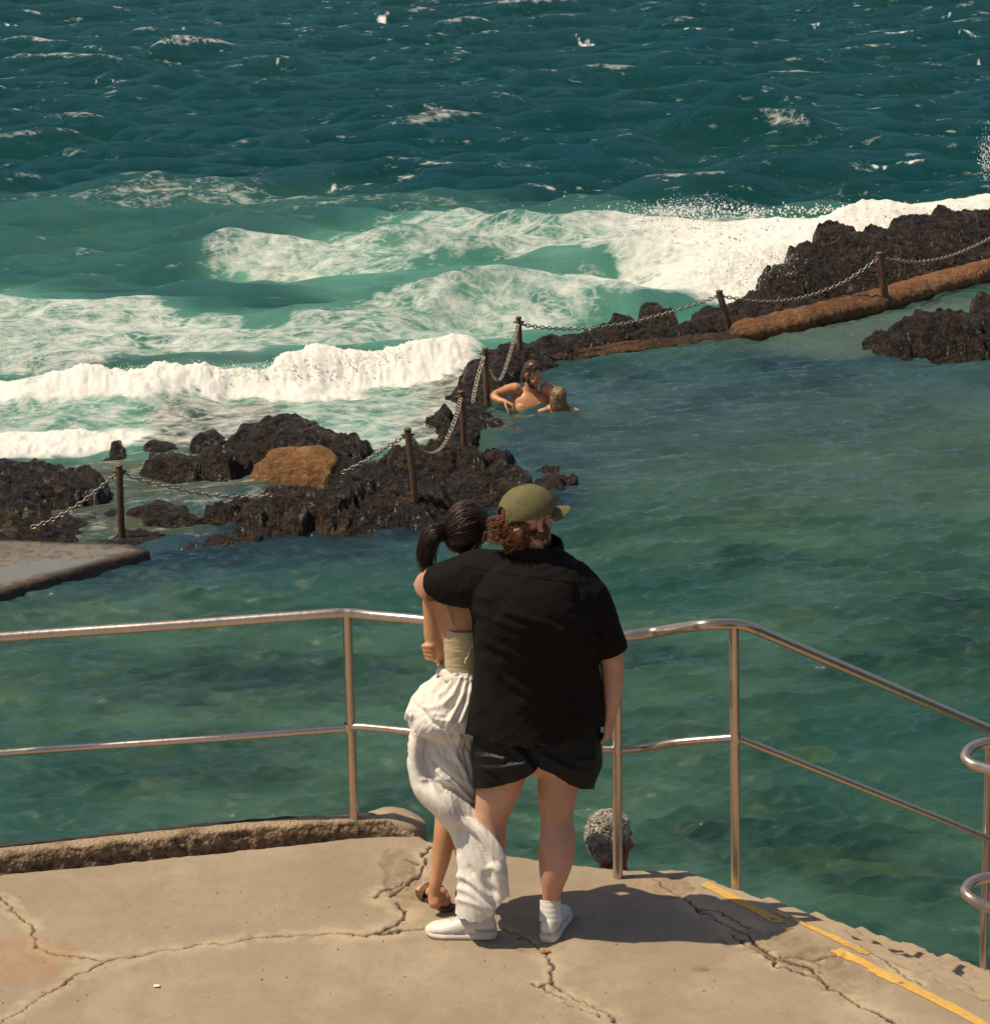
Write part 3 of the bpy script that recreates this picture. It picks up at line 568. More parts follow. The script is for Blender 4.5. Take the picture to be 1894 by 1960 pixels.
def link(c, d, up, L=.052, R=.0055, Wd=.030):
    d = d/np.linalg.norm(d); s = np.cross(d, up); s /= np.linalg.norm(s); pth = [c+d*(math.cos(t)*L/2)+s*(math.sin(t)*Wd/2) for t in np.linspace(0, 2*math.pi, 11)[:-1]]
    V = []; nrm = np.cross(d, s)
    for k_ in range(10):
        t = 2*math.pi*k_/10; rad = d*math.cos(t)+s*math.sin(t); rad /= np.linalg.norm(rad)
        for q in range(5): a_ = 2*math.pi*q/5; V.append(pth[k_]+rad*math.cos(a_)*R+nrm*math.sin(a_)*R)
    return V, [(k_*5+q, k_*5+(q+1) % 5, ((k_+1) % 10)*5+(q+1) % 5, ((k_+1) % 10)*5+q) for k_ in range(10) for q in range(5)]
def chain(pts, lab, L=.054):
    C = smoothpath(pts, 400); d = np.concatenate([[0], np.cumsum(np.linalg.norm(np.diff(C, axis=0), axis=1))]); n_ = int(d[-1]/(L*.76)); parts = []
    for i in range(n_):
        s = (i+.5)/n_*d[-1]; c = np.array([np.interp(s, d, C[:, k_]) for k_ in range(3)]); e = np.array([np.interp(s+.02, d, C[:, k_]) for k_ in range(3)])-np.array([np.interp(s-.02, d, C[:, k_]) for k_ in range(3)])
        parts.append(link(c, e, np.array([0, 0.3, 1.]) if i % 2 else np.array([0, 1., -.3]), L, L*.105, L*.54))
    tag(mk('chain', join(parts), M_chain), lab, 'chain', 'chains hung between the posts')
def cp(u, v, Y): return P(u, v, Y)
T = tops
def mid(a, b, pix):  # way points between two posts: photo points, distance interpolated
    return [a]+[P(u, v, a[1]+(b[1]-a[1])*f) for u, v, f in pix]+[b]
chain(mid(G(60, 1010, zs+.1), T[0], [(110, 990, .4), (165, 955, .8)]), 'rusty chain running down left from the leftmost post to the shelf')
chain(mid(T[0], G(520, 948, zs+.22), [(270, 918, .1), (330, 933, .3), (400, 946, .6), (460, 951, .8)]), 'chain sagging right from the leftmost post onto the dark rock')
chain(mid(G(655, 905, zs+.42), T[1], [(700, 882, .3), (745, 852, .7)]), 'bright taut chain rising from behind the rock to the leaning post')
chain(mid(T[1], T[2], [(793, 845, .1), (805, 862, .3), (828, 868, .5), (850, 850, .7), (872, 800, .85), (880, 770, .95)]), 'chain in a deep sag between the two posts below the bathers')
chain(mid(G(905, 770, zs+.25), T[3], [(908, 750, .3), (916, 715, .7)]), 'twisted chain dropping steeply from the post left of the bathing man')
chain(mid(T[3], T[4], [(936, 705, .1), (950, 728, .25), (960, 722, .4), (972, 690, .6), (986, 640, .9)]), 'looped chain between the two posts above the bathing man')
chain(mid(T[4], T[5], [(1015, 624, .05), (1100, 629, .3), (1200, 618, .55), (1300, 592, .8)]), 'long thin chain along the reef crest above the pool ledge', .062)
chain(mid(T[5], T[6], [(1400, 570, .05), (1460, 577, .25), (1530, 570, .5), (1610, 542, .8)]), 'long sagging chain above the start of the orange wall', .062)
chain([T[6]]+[P(u, v, T[6][1]+k_) for u, v, k_ in [(1715, 498, .1), (1760, 501, .5), (1820, 489, 1.), (1894, 455, 1.6), (1960, 405, 2.2)]], 'bright sagging chain running off the right edge above the orange wall', .062)
# ================================================================== DECK
e_far = [(-900, 1700), (0, 1672), (700, 1600), (805, 1598), (818, 1606), (870, 1618), (960, 1633), (1060, 1646), (1140, 1657), (1200, 1663), (1318, 1664), (1365, 1681), (1446, 1713), (1555, 1765), (1697, 1829), (1821, 1884), (1894, 1915), (2100, 2008), (2600, 2250)]
DECK = [G(u, v)[:2] for u, v in e_far]+[np.array([8, 4]), np.array([30, 4]), np.array([30, -25]), np.array([-30, -25]), np.array([-30, 10.9])]
DECK[0] = np.array([-30, 10.9])
def line_x(a, b, st): return np.arange(a, b, st)
xs = np.concatenate([line_x(-30, -3, .5), line_x(-3, -2.35, .05), line_x(-2.35, 2.45, .0058), line_x(2.45, 3, .05), line_x(3, 30, .5)]); ys = np.concatenate([line_x(-25, 8.6, .5), line_x(8.6, 8.95, .05), line_x(8.95, 11.5, .0085)])
X, Y = np.meshgrid(xs, ys)
s = sdf_poly(X, Y, DECK)
edge_n = .012*fbm2(X*6, Y*6, 4, 601)+.006*fbm2(X*30, Y*30, 2, 602)
right = sstep(.75, .9, X)          # the broken edge over the steps
edge_n = edge_n+right*.03*fbm2(X*4, Y*4, 3, 603)
s2 = s+edge_n
CR = [([(0, 1715), (25, 1735), (50, 1765), (75, 1805), (110, 1832), (205, 1842)], .6), ([(205, 1842), (170, 1855), (130, 1875), (95, 1895), (60, 1920), (0, 1958), (-80, 2000)], 1.),
 ([(205, 1842), (300, 1822), (420, 1805), (520, 1795), (620, 1790), (720, 1788), (825, 1779)], 1.), ([(720, 1785), (760, 1775), (775, 1750), (768, 1730)], 1.1),
 ([(745, 1718), (770, 1700), (800, 1672), (812, 1648), (820, 1620)], 1.0), ([(722, 1722), (735, 1706), (770, 1688)], .8), ([(800, 1650), (780, 1642)], .6),
 ([(955, 1778), (1040, 1822), (1062, 1855), (1058, 1880), (1100, 1905), (1150, 1935), (1190, 1960)], .9), ([(1060, 1878), (1025, 1888), (1015, 1880)], .7), ([(1045, 1886), (1090, 1920), (1160, 1950)], .6),
 ([(1255, 1680), (1290, 1705), (1340, 1745), (1385, 1765), (1430, 1790), (1490, 1835), (1540, 1850), (1580, 1890), (1640, 1925), (1700, 1950), (1750, 1985)], 1.15),
 ([(1500, 1832), (1560, 1838), (1600, 1830)], .9), ([(1400, 1790), (1450, 1815), (1500, 1850), (1560, 1880)], .8), ([(1330, 1738), (1400, 1755), (1440, 1775)], 1.), ([(1640, 1800), (1700, 1850), (1760, 1880)], .5), ([(1690, 1790), (1760, 1850), (1820, 1880)], .5)]
wx = X+.035*fbm2(X*4, Y*4, 4, 611)+.022*fbm2(X*22, Y*22, 3, 612); wy = Y+.035*fbm2(X*4, Y*4, 4, 613)+.022*fbm2(X*22, Y*22, 3, 614)
crack = np.zeros_like(X); halo = np.zeros_like(X); dcr = np.full_like(X, 9.)
for pts, k_ in CR:
    d = polydist(wx, wy, [G(u, v)[:2] for u, v in pts]); wd = .0048*k_*(1+1.1*fbm2(X*3.5, Y*3.5, 2, 620))
    crack = np.maximum(crack, 1-sstep(wd*.55, wd*1.35+.002, d)); halo = np.maximum(halo, (1-sstep(.02, .10*k_, d+.03*fbm2(X*7, Y*7, 3, 621)))); dcr = np.minimum(dcr, d)
ux, vy = proj(X, Y, np.zeros_like(X))
def blot(u0, v0, ru, rv, sd):
    return 1-sstep(.75, 1.05, np.hypot((ux-u0)/ru, (vy-v0)/rv)+.45*fbm2(X*6, Y*6, 4, sd))
spall = np.maximum.reduce([blot(775, 1690, 50, 62, 631), blot(1470, 1800, 90, 22, 632)*.8, blot(1560, 1840, 70, 26, 633), blot(1640, 1880, 80, 26, 634)*.7, blot(1290, 1700, 40, 22, 635)*.8, blot(1345, 1855, 22, 5, 636), blot(1040, 1815, 60, 14, 638)*.7])
Z = -.004*spall-.011*crack+.0035*fbm2(X*1.3, Y*1.3, 3, 640)+.0008*fbm2(X*30, Y*30, 2, 641)*1.5-.006*spall*sstep(0, .4, rid2(X*9, Y*9, 3, 642))
Z -= 2.6*sstep(-.001, .013, s2)+.012*sstep(-.03, 0, s2)
F_ = grid_faces(*X.shape); F_ = F_[(s2.ravel()[F_] < .03).any(1)]
n = NT('deck_concrete'); g = n.noise(1.1, 5, .6); f = n.noise(9, 6, .65); sp_ = n.noise(160, 2, .5); gr = n.noise(420, 2, .5)
c = n.mix(n.ramp(g, [(.3, 0.), (.7, 1.)]), (.285, .222, .148), (.358, .287, .200)); c = n.mix(n.math('MULTIPLY', n.ramp(f, [(.45, 0.), (.75, 1.)]), .5), c, (.26, .185, .115))
c = n.mix(n.math('MULTIPLY', n.attr('halo'), n.ramp(f, [(.40, 0.), (.55, .9)])), c, (.45, .35, .225)); c = n.mix(n.math('MULTIPLY', n.attr('spall'), n.ramp(n.noise(22, 5, .7), [(.35, .9), (.65, .15)])), c, (.20, .135, .08))
c = n.mix(n.math('MULTIPLY', n.attr('rust'), n.ramp(f, [(.4, .2), (.6, 1.)])), c, (.36, .19, .08))
c = n.mix(n.ramp(n.noise(70, 3, .7), [(.56, 0.), (.70, .40)]), c, (.24, .175, .11)); c = n.mix(n.ramp(n.noise(2.3, 6, .7, n.map((1, .6, 1))), [(.50, 0.), (.66, .45)]), c, (.46, .365, .25)); c = n.mix(n.ramp(n.noise(1.7, 6, .75), [(.54, 0.), (.68, .40)]), c, (.235, .175, .11)); c = n.mix(n.ramp(sp_, [(.62, 0.), (.72, .45)]), c, (.18, .13, .085)); c = n.mix(n.ramp(n.noise(3.2, 2, .4, n.map((1, 1.2, 1))), [(.745, 0.), (.76, .7)]), c, (.12, .08, .05)); c = n.mix(n.attr('crack'), c, (.045, .03, .018))
n.bump(n.math('ADD', n.math('MULTIPLY', gr, .5), n.math('ADD', n.math('MULTIPLY', sp_, .7), f)), .5, .004); n.set(Base_Color=c, Roughness=.88, Specular_IOR_Level=.25)
me = mesh_from('deck', np.stack([X, Y, Z], -1).reshape(-1, 3), F_)
attr(me, 'crack', crack*sstep(.0, .02, .05-s2)); attr(me, 'halo', halo); attr(me, 'spall', spall); attr(me, 'rust', np.maximum(blot(60, 1840, 90, 60, 650), blot(1250, 1690, 50, 12, 651))*.6)
tag(obj('deck', me, n.m), kind='structure')
DX_, DY_, DZ_ = xs, ys, Z
def deck_z(x, y):
    i = np.clip(np.searchsorted(DY_, y), 0, len(DY_)-1); j = np.clip(np.searchsorted(DX_, x), 0, len(DX_)-1); return DZ_[i, j]

# ---- kerb
kp = [(-900, 1782), (-300, 1712), (0, 1668), (200, 1645), (420, 1622), (600, 1606), (690, 1601), (745, 1601), (790, 1602)]
KC = smoothpath([G(u, v) for u, v in kp], 420); n_ = len(KC); T_ = np.gradient(KC, axis=0); T_ /= np.linalg.norm(T_, axis=1)[:, None]; Nn = np.stack([-T_[:, 1], T_[:, 0], 0*T_[:, 0]], 1)
prof = np.array([(0, -.06), (0.0, .01), (.005, .034), (.013, .054), (.026, .066), (.045, .071), (.07, .072), (.09, .071), (.103, .067), (.108, .055), (.11, .03)])
pf = np.vstack([smoothpath(prof, 34), [(.111, -.1), (.112, -2.4)]]); V = []
for i in range(n_):
    t = i/(n_-1); taper = 1-sstep(.86, 1.0, t); e = max(taper, .04)
    for a_, z_ in pf: V.append(KC[i]+Nn[i]*(a_*(1-.4*sstep(.93, 1., t))+.10*sstep(.86, 1., t)*(1-a_/.26)*0)+np.array([0, 0, z_*(e if z_ > 0 else 1)+.0*t]))
V = np.array(V); Fs = grid_faces(n_, len(pf)); Fs = Fs[:, ::-1]
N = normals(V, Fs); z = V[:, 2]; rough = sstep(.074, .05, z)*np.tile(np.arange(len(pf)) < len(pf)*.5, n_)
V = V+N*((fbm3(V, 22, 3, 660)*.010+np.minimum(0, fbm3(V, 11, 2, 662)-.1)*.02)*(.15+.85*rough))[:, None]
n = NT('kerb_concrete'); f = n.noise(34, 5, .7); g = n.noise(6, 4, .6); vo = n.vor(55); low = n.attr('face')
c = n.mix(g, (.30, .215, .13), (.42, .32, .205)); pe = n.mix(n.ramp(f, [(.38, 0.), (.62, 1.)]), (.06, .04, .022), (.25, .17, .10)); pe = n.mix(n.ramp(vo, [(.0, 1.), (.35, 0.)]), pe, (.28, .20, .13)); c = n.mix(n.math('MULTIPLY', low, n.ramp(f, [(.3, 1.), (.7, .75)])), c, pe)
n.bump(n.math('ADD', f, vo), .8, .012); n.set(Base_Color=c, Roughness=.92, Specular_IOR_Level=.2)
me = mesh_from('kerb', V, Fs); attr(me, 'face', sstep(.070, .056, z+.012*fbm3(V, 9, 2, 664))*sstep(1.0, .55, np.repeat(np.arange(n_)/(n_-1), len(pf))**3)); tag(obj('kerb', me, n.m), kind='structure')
# thin dark-coloured lip along the back of the kerb
lip = [(-300, 1656), (0, 1618), (200, 1597), (420, 1575), (600, 1562), (690, 1558), (745, 1562)]
LC = smoothpath([G(u, v+3, .060) for u, v in lip], 120); V, Fs = tube(LC, [(.009, .014)]*120, 10, up=(0, 0, 1)); V += normals(V, Fs)*(fbm3(V, 18, 2, 5)*.006)[:, None]
tag(mk('wall_lip', (V, Fs), simple('dark_lip', (.035, .026, .02), .8)), 'thin dark lip along the back edge of the kerb', 'edging')
# rounded end of the kerb
def kerb_end():
    c = G(752, 1588); th = np.linspace(0, 2*math.pi, 48, endpoint=False); V = []
    for r_, z_ in ((1.03, -2.3), (1.03, -.05), (1, .012), (.95, .034), (.86, .052), (.6, .066), (.3, .071), (.02, .072)):
        for t in th: V.append((c[0]+.155*r_*math.cos(t), c[1]+.045+.115*r_*math.sin(t), z_*(1-.55*max(0, math.cos(t))*r_) if z_ > 0 else z_))
    F2 = [tuple(q) for q in grid_faces(8, 48, True)]+[tuple(range(336, 384))]
    V = np.array(V); V += normals(V, F2)*(fbm3(V, 10, 3, 9)*.006)[:, None]; return V, F2
o = mk('kerb_end', kerb_end(), M_kerb := simple('kerb_end_concrete', (.36, .27, .165), .9, .2, 14, .6, .004)); tag(o, kind='structure')

# ---- steps behind the broken edge, going down to the right
A = G(1372, 1684); B = G(1894, 1915); ed = (B-A)/np.linalg.norm(B-A); dn = np.array([-ed[1], ed[0], 0]); dn = dn if dn[0] > 0 else -dn
n_st = NT('step_concrete'); f = n_st.noise(14, 5, .65); n_st.bump(f, .6, .006); M_step = n_st.set(Base_Color=n_st.mix(f, (.26, .19, .12), (.44, .34, .22)), Roughness=.9)
def boxv(c, ex, ey, hx, hy, z0, z1, bev=.012):
    V = []
    for z_, b in ((z0, 0), (z1-bev, 0), (z1, bev)):
        for sx, sy in ((-1, -1), (1, -1), (1, 1), (-1, 1)): V.append(c+ex*sx*(hx-b)+ey*sy*(hy-b)+np.array([0, 0, z_]))
    return np.array(V), [(0, 1, 5, 4), (1, 2, 6, 5), (2, 3, 7, 6), (3, 0, 4, 7), (4, 5, 9, 8), (5, 6, 10, 9), (6, 7, 11, 10), (7, 4, 8, 11), (8, 9, 10, 11), (3, 2, 1, 0)]
parts = []
for i in range(7):
    zt = -.165*(i+1); pr = [(.0, -2.6), (.0, zt-.10), (.0, zt-.04), (.004, zt-.012), (.016, zt), (.06, zt+.001), (.12, zt), (.18, zt), (.24, zt), (.285, zt), (.298, zt-.008), (.302, zt-.03), (.302, zt-.08), (.302, -2.6)]
    tt_ = np.linspace(.02, 4.2, 620); V = []
    for t in tt_:
        for a_, z_ in pr: q = A+ed*(t-.0*i)+dn*(.012+.30*i+a_); V.append((q[0], q[1], z_))
    V = np.array(V); F_ = [tuple(q) for q in grid_faces(len(tt_), len(pr))]; N = normals(V, F_); top_ = sstep(-2.5, -2.0, V[:, 2])
    chip = np.minimum(0, fbm3(V, 13, 3, 700+i)-.35)*.02*sstep(.2, .27, np.tile([a_ for a_, z_ in pr], len(tt_)))
    V[:, :2] += (dn[None, :2]*(chip+fbm3(V, 16, 3, 720+i)*.0015)[:, None])*top_[:, None]; V[:, 2] += top_*(fbm3(V, 2, 2, 740+i)*.003+chip*.3); parts.append((V, F_))
tag(mk('concrete_steps', join(parts), M_step, smooth=False), 'concrete steps going down into the pool beside the broken yellow lined edge', 'steps')

# ---- yellow paint
M_yel = NT('yellow_paint'); f = M_yel.noise(30, 5, .7); M_yel.bump(f, .3, .002); M_yel = M_yel.set(Base_Color=M_yel.mix(M_yel.ramp(f, [(.40, 0.), (.66, .85)]), (.70, .38, .045), (.42, .31, .15)), Roughness=.6)
def strip(px, wd, wear, seed, z=.004):
    C = smoothpath([G(u, v, z) for u, v in px], 200); T_ = np.gradient(C, axis=0); T_ /= np.linalg.norm(T_, axis=1)[:, None]; Nn = np.stack([-T_[:, 1], T_[:, 0], 0*T_[:, 0]], 1); m_ = 12
    tt = np.linspace(-1, 1, m_); V = (C[:, None, :]+Nn[:, None, :]*(tt*wd/2)[None, :, None]).reshape(-1, 3)
    V[:, :2] += .004*np.stack([fbm2(V[:, 0]*20, V[:, 1]*20, 2, seed), fbm2(V[:, 0]*20, V[:, 1]*20, 2, seed+1)], 1)
    Fs = grid_faces(200, m_); c = V[Fs].mean(1); s_ = np.repeat(np.linspace(0, 1, 199), m_-1); q = fbm2(c[:, 0]*14, c[:, 1]*14, 4, seed+2)
    V[:, 2] = deck_z(V[:, 0], V[:, 1])+.003
    return V, Fs[(q < np.interp(s_, *zip(*wear))) & (V[Fs][:, :, 2].min(1) > -.03)]
for px, wd, wear, sd in [([(1346, 1690), (1400, 1717), (1460, 1748), (1515, 1778)], .052, [(0, .6), (.85, .5), (1, .1)], 1), ([(1484, 1742), (1540, 1768), (1600, 1797), (1655, 1824)], .036, [(0, .6), (.6, .5), (1, .15)], 5),
        ([(1590, 1812), (1630, 1832), (1670, 1852)], .050, [(0, .05), (1, .25)], 9), ([(1668, 1852), (1740, 1888), (1820, 1928), (1900, 1970), (1990, 2015)], .052, [(0, .6), (1, .7)], 13), ([(1822, 1872), (1850, 1888), (1885, 1912)], .03, [(0, .25), (1, .15)], 17), ([(1615, 1806), (1640, 1816), (1665, 1827)], .035, [(0, .3), (1, .2)], 21)]:
    me = mesh_from('painted_line', *strip(px, wd, wear, sd)); tag(obj('painted_line', me, M_yel), kind='structure')

# ---- handrails
M_steel = NT('brushed_steel'); f = M_steel.noise(40, 3, .6, M_steel.map((1, 1, .2))); M_steel.bump(M_steel.noise(90, 2), .05, .001)
M_steel = M_steel.set(Base_Color=M_steel.mix(f, (.52, .40, .31), (.68, .56, .46)), Metallic=.85, Roughness=M_steel.ramp(f, [(.3, .24), (.7, .36)]))
RR = .0235
rail = empty('handrail', G(677, 1566, .070)); tag(rail, 'long tubular steel handrail with three posts along the deck edge and steps', 'handrail')
pa = G(677, 1566, .070); pb = G(1182, 1680); pc = G(1409, 1708, -.02)
Ya, Yb, Yc = pa[1], pb[1]-.0, pc[1]
ta = P(664, 1176, Ya); tb = P(1180, 1219, Yb); tc = P(1404, 1195, Yc)
def post(b, t, r_=RR*.92):
    V, Fs = tube([b-np.array([0, 0, .05]), b+np.array([0, 0, .002]), t], [r_]*3, 20, caps=False); mk('post', (V, Fs), M_steel, rail)
    V, Fs = tube([b+np.array([0, 0, .001]), b+np.array([0, 0, .007])], [r_*1.5, r_*1.35], 20, caps=False); return
def collar(p, r_=RR*1.12, h=.010):
    V, Fs = tube([p-np.array([0, 0, h]), p-np.array([0, 0, h*.5]), p+np.array([0, 0, h*.5]), p+np.array([0, 0, h])], [r_*.92, r_, r_, r_*.92], 18, caps=False); mk('weld_collar', (V, Fs), M_steel, rail)
for q_, (uu, vv, YY) in enumerate([(668, 1393, Ya), (1180, 1435, Yb), (1407, 1413, Yc)]): collar(P(uu, vv, YY), RR*.99, .022)
post(pa, ta); post(pb, tb); post(pc-np.array([0, 0, .3]), tc)
Yl = G(0, 1640)[1]+.16
tl = P(-320, 1249, Yl-.18); tl0 = P(0, 1220, Yl)
top = [tl, tl0, P(330, 1197, (Yl+Ya)/2), P(600, 1177, Ya-.01), P(664, 1174, Ya), P(720, 1179, Ya-.02), P(810, 1187, Ya-.10), P(1000, 1208, (Ya+Yb)/2-.05), P(1120, 1219, Yb-.0), P(1195, 1218, Yb), P(1260, 1209, Yb+.03), P(1340, 1197, Yc-.06), P(1404, 1195, Yc), P(1440, 1203, Yc+.05), P(1500, 1228, Yc+.20), P(1894, 1397, Yc+1.12), P(2300, 1572, Yc+2.1)]
def sweep(name, pts, r_, par, n_=260, m=M_steel):
    V, Fs = tube(pts, [r_]*len(pts), 18, n=n_); return mk(name, (V, Fs), m, par)
sweep('top_rail', top, RR, rail)
ml = [P(-320, 1474, Yl-.18), P(0, 1442, Yl), P(330, 1419, (Yl+Ya)/2), P(668, 1394, Ya)]
sweep('middle_rail', ml, RR*.72, rail)
sweep('middle_rail', [P(668, 1391, Ya), P(700, 1392, Ya-.03), P(800, 1402, Ya-.1), P(1000, 1424, (Ya+Yb)/2), P(1120, 1433, Yb), P(1180, 1436, Yb)], RR*.72, rail)
sweep('middle_rail', [P(1180, 1436, Yb), P(1230, 1432, Yb+.02), P(1300, 1421, (Yb+Yc)/2), P(1404, 1412, Yc)], RR*.72, rail)
sweep('middle_rail', [P(1412, 1414, Yc), P(1480, 1440, Yc+.15), P(1894, 1606, Yc+1.12), P(2300, 1770, Yc+2.1)], RR*.72, rail)
pd = P(1893, 1400, Yc+1.12); V, Fs = tube([pd-np.array([0, 0, 1.3]), pd], [RR*.8]*2, 16, caps=False); mk('post', (V, Fs), M_steel, rail)
pe_ = P(2250, 1550, Yc+2.0); V, Fs = tube([pe_-np.array([0, 0, 1.5]), pe_], [RR*.9]*2, 16, caps=False); mk('post', (V, Fs), M_steel, rail)
# second handrail: its looped ends enter at the right edge
ra = P(1960, 1450, Ya-.6); r2 = empty('handrail', ra); tag(r2, 'steel handrail with rounded looped ends entering at the right edge', 'handrail')
for vv, k_ in ((1450, 0), (1708, 1)):
    Yr = Yc-.35
    loop = [P(2150, vv-46+(8 if k_ else 0), Yr+.30), P(1930, vv-30, Yr+.16), P(1885, vv-28, Yr+.12), P(1858, vv-18, Yr+.08), P(1847, vv-2, Yr+.03), P(1858, vv+12, Yr-.02), P(1890, vv+22+k_*6, Yr-.05), P(1940, vv+40+k_*8, Yr-.09), P(2150, vv+135, Yr-.3)]
    sweep('looped_rail', loop, RR*.95, r2, 120)
rg = np.random.RandomState(8); gp = []; gs = []
for _ in range(420):
    q = G(rg.uniform(-20, 1500), rg.uniform(1640, 1975)); 
    if sdf_poly(np.array([q[0]]), np.array([q[1]]), DECK)[0] < -.03: q[2] = float(deck_z(q[0], q[1]))+.001; gp.append(q); gs.append(.0009+.0035*rg.rand()**4)
tag(obj('grit', mesh_from('grit', *blob_field(gp, gs, 4)), simple('grit_brown', (.16, .11, .07), .9, .5, 40)), kind='stuff')
# litter on the deck
tag(mk('paper_scrap', boxv(G(300, 1888, .004), np.array([1, 0, 0]), np.array([0, 1, 0]), .012, .009, 0, .004, .001), simple('scrap_white', (.75, .72, .62), .8)), 'small white scrap lying on the bare concrete at lower left', 'litter')
V, Fs = ell(G(1043, 1822, .008), (.022, .012, .006)); V += normals(V, Fs)*(fbm3(V, 60, 2, 4)*.004)[:, None]
tag(mk('dry_leaf', (V, Fs), simple('leaf_brown', (.36, .13, .04), .7)), 'small curled orange brown leaf in the crack below the right shoe', 'leaf')
# ================================================================== PEOPLE
def frame(o_, f, up=(0, 0, 1), s=1.0):
    f = np.array(f, float); f /= np.linalg.norm(f); up = np.array(up, float); x = np.cross(f, up); x /= np.linalg.norm(x); z = np.cross(x, f); M = np.stack([x, f, z], 1); o_ = np.array(o_, float)
    return lambda V: o_+(np.asarray(V, float)*s) @ M.T
def tf(fr, VF): return fr(VF[0]), VF[1]
def head_parts(fr, ear=True, jaw=1.0):
    L = [ell((0, -.012, .022), (.076, .096, .098), nu=28, nv=20), ell((0, .022, -.03), (.062*jaw, .070, .088), nu=24, nv=16), ell((0, .048, -.088), (.040*jaw, .040, .030)), ell((0, .098, -.028), (.012, .018, .012)), ell((0, .088, -.008), (.009, .014, .030)),
         ell((0, .078, .018), (.048, .016, .012)), ell((0, .086, -.062), (.024, .012, .007)), ell((0, .085, -.073), (.020, .012, .007)), ell((.036, .066, -.035), (.022, .022, .020)), ell((-.036, .066, -.035), (.022, .022, .020))]
    if ear:
        for s in (-1, 1): L += [ell((s*.081, -.004, -.008), (.008, .020, .033), rot=(s*.45, 'Z')), ell((s*.091, -.015, -.002), (.006, .009, .027)), ell((s*.080, .006, -.034), (.007, .010, .010))]
    return [tf(fr, p) for p in L]
def eyes(fr, root, iris):
    for s in (-1, 1):
        e = mk('eye', tf(fr, ell((s*.031, .0765, -.004), (.0115, .0125, .0085))), M_eye, root); mk('iris', tf(fr, ell((s*.031, .0850, -.004), (.0075, .0045, .0070))), iris, e)
def hand(wr, d, nrm, curl=.5, spread=.0, s=1.0, thumb=1):
    d = np.array(d, float); d /= np.linalg.norm(d); nrm = np.array(nrm, float); nrm -= d*nrm.dot(d); nrm /= np.linalg.norm(nrm); sd_ = np.cross(d, nrm); wr = np.array(wr, float); parts = []
    parts.append(tube([wr-d*.02*s, wr+d*.02*s, wr+d*.055*s, wr+d*.092*s], [(.020*s, .028*s), (.018*s, .032*s), (.017*s, .042*s), (.013*s, .040*s)], 14, n=8, up=tuple(nrm)))
    for i, (o_, L) in enumerate(((-.031, .068), (-.0105, .078), (.0105, .074), (.031, .060))):
        p = wr+d*.088*s+sd_*o_*s; a = .1; c_ = [p-d*.02*s, p]; q = p.copy(); k = curl*(1+.12*i)
        for sg, fr_ in enumerate((.42, .32, .26)):
            a += k*(.75, 1.0, .7)[sg]; q = q+(d*math.cos(a)+nrm*math.sin(a)+sd_*spread*(i-1.5)*.12)*L*fr_*s; c_.append(q.copy())
        parts.append(tube(c_, [.0098*s, .0096*s, .0088*s, .0082*s, .0068*s], 9, n=12))
    p = wr+d*.025*s-sd_*thumb*.026*s; t = [p, p+(d*.5-sd_*thumb*.75+nrm*.35)*.03*s, p+(d*.95-sd_*thumb*.85+nrm*.8)*.052*s, p+(d*1.5-sd_*thumb*.7+nrm*1.2)*.062*s]
    parts.append(tube(t, [.014*s, .0125*s, .0105*s, .0085*s], 9, n=10)); return parts
def px_tube(rows, seg=20, n=None, up=(0, 1, 0)):          # rows: (u, v, Y, r) or r=(ra, rb)
    return tube([P(r_[0], r_[1], r_[2]) for r_ in rows], [r_[3] for r_ in rows], seg, n=n or len(rows)*5, up=up)
def skin_mat(name, a, b, sp=.35):
    n = NT(name); f = n.noise(7, 5, .6); g = n.noise(38, 4, .65); c = n.mix(n.ramp(f, [(.35, 0.), (.65, 1.)]), a, b); c = n.mix(n.math('MULTIPLY', n.ramp(g, [(.48, 0.), (.66, 1.)]), .38), c, (a[0]*.95, a[1]*.6, a[2]*.5))
    n.bump(n.noise(180, 3), .15, .001); n.set(Base_Color=c, Roughness=.5, Specular_IOR_Level=sp, Subsurface_Weight=.12, Subsurface_Radius=(.012, .004, .002), Subsurface_Scale=1.0); return n.m
M_skin = skin_mat('fair_ruddy_skin', (.60, .345, .235), (.52, .265, .17)); M_tan = skin_mat('tanned_skin', (.58, .325, .175), (.48, .235, .11)); M_brown = skin_mat('weathered_skin', (.30, .11, .045), (.22, .075, .028)); M_wet = skin_mat('wet_skin', (.60, .30, .14), (.50, .215, .095), .6)
M_eye = simple('eye_white', (.7, .66, .6), .2, .02, 5, 0); M_iris = simple('iris_dark', (.03, .02, .01), .2, .02, 5, 0)
def hair_mat(name, a, b):
    n = NT(name); f = n.noise(60, 4, .6); n.bump(n.noise(240, 2), .5, .002); n.set(Base_Color=n.mix(n.ramp(f, [(.3, 0.), (.7, 1.)]), a, b), Roughness=.42, Specular_IOR_Level=.5); return n.m
M_hd = hair_mat('dark_brown_hair', (.008, .0035, .002), (.050, .018, .008)); M_ha = hair_mat('auburn_hair', (.09, .028, .008), (.26, .095, .03)); M_hg = hair_mat('grey_hair', (.13, .11, .085), (.62, .56, .46)); M_hb = hair_mat('wet_brown_hair', (.03, .014, .007), (.09, .045, .02)); M_hblonde = hair_mat('wet_blonde_hair', (.10, .055, .02), (.30, .18, .07)); M_beard = hair_mat('beard', (.035, .013, .006), (.09, .035, .014))
def strands(paths, r0=.0016, r1=.0005, seg=4, n=None):
    parts = []
    for p_ in paths:
        p_ = np.array(p_); k = len(p_); parts.append(tube(p_, list(np.linspace(r0, r1, k)), seg, n=n, caps=False))
    return join(parts)
rs = np.random.RandomState(77)

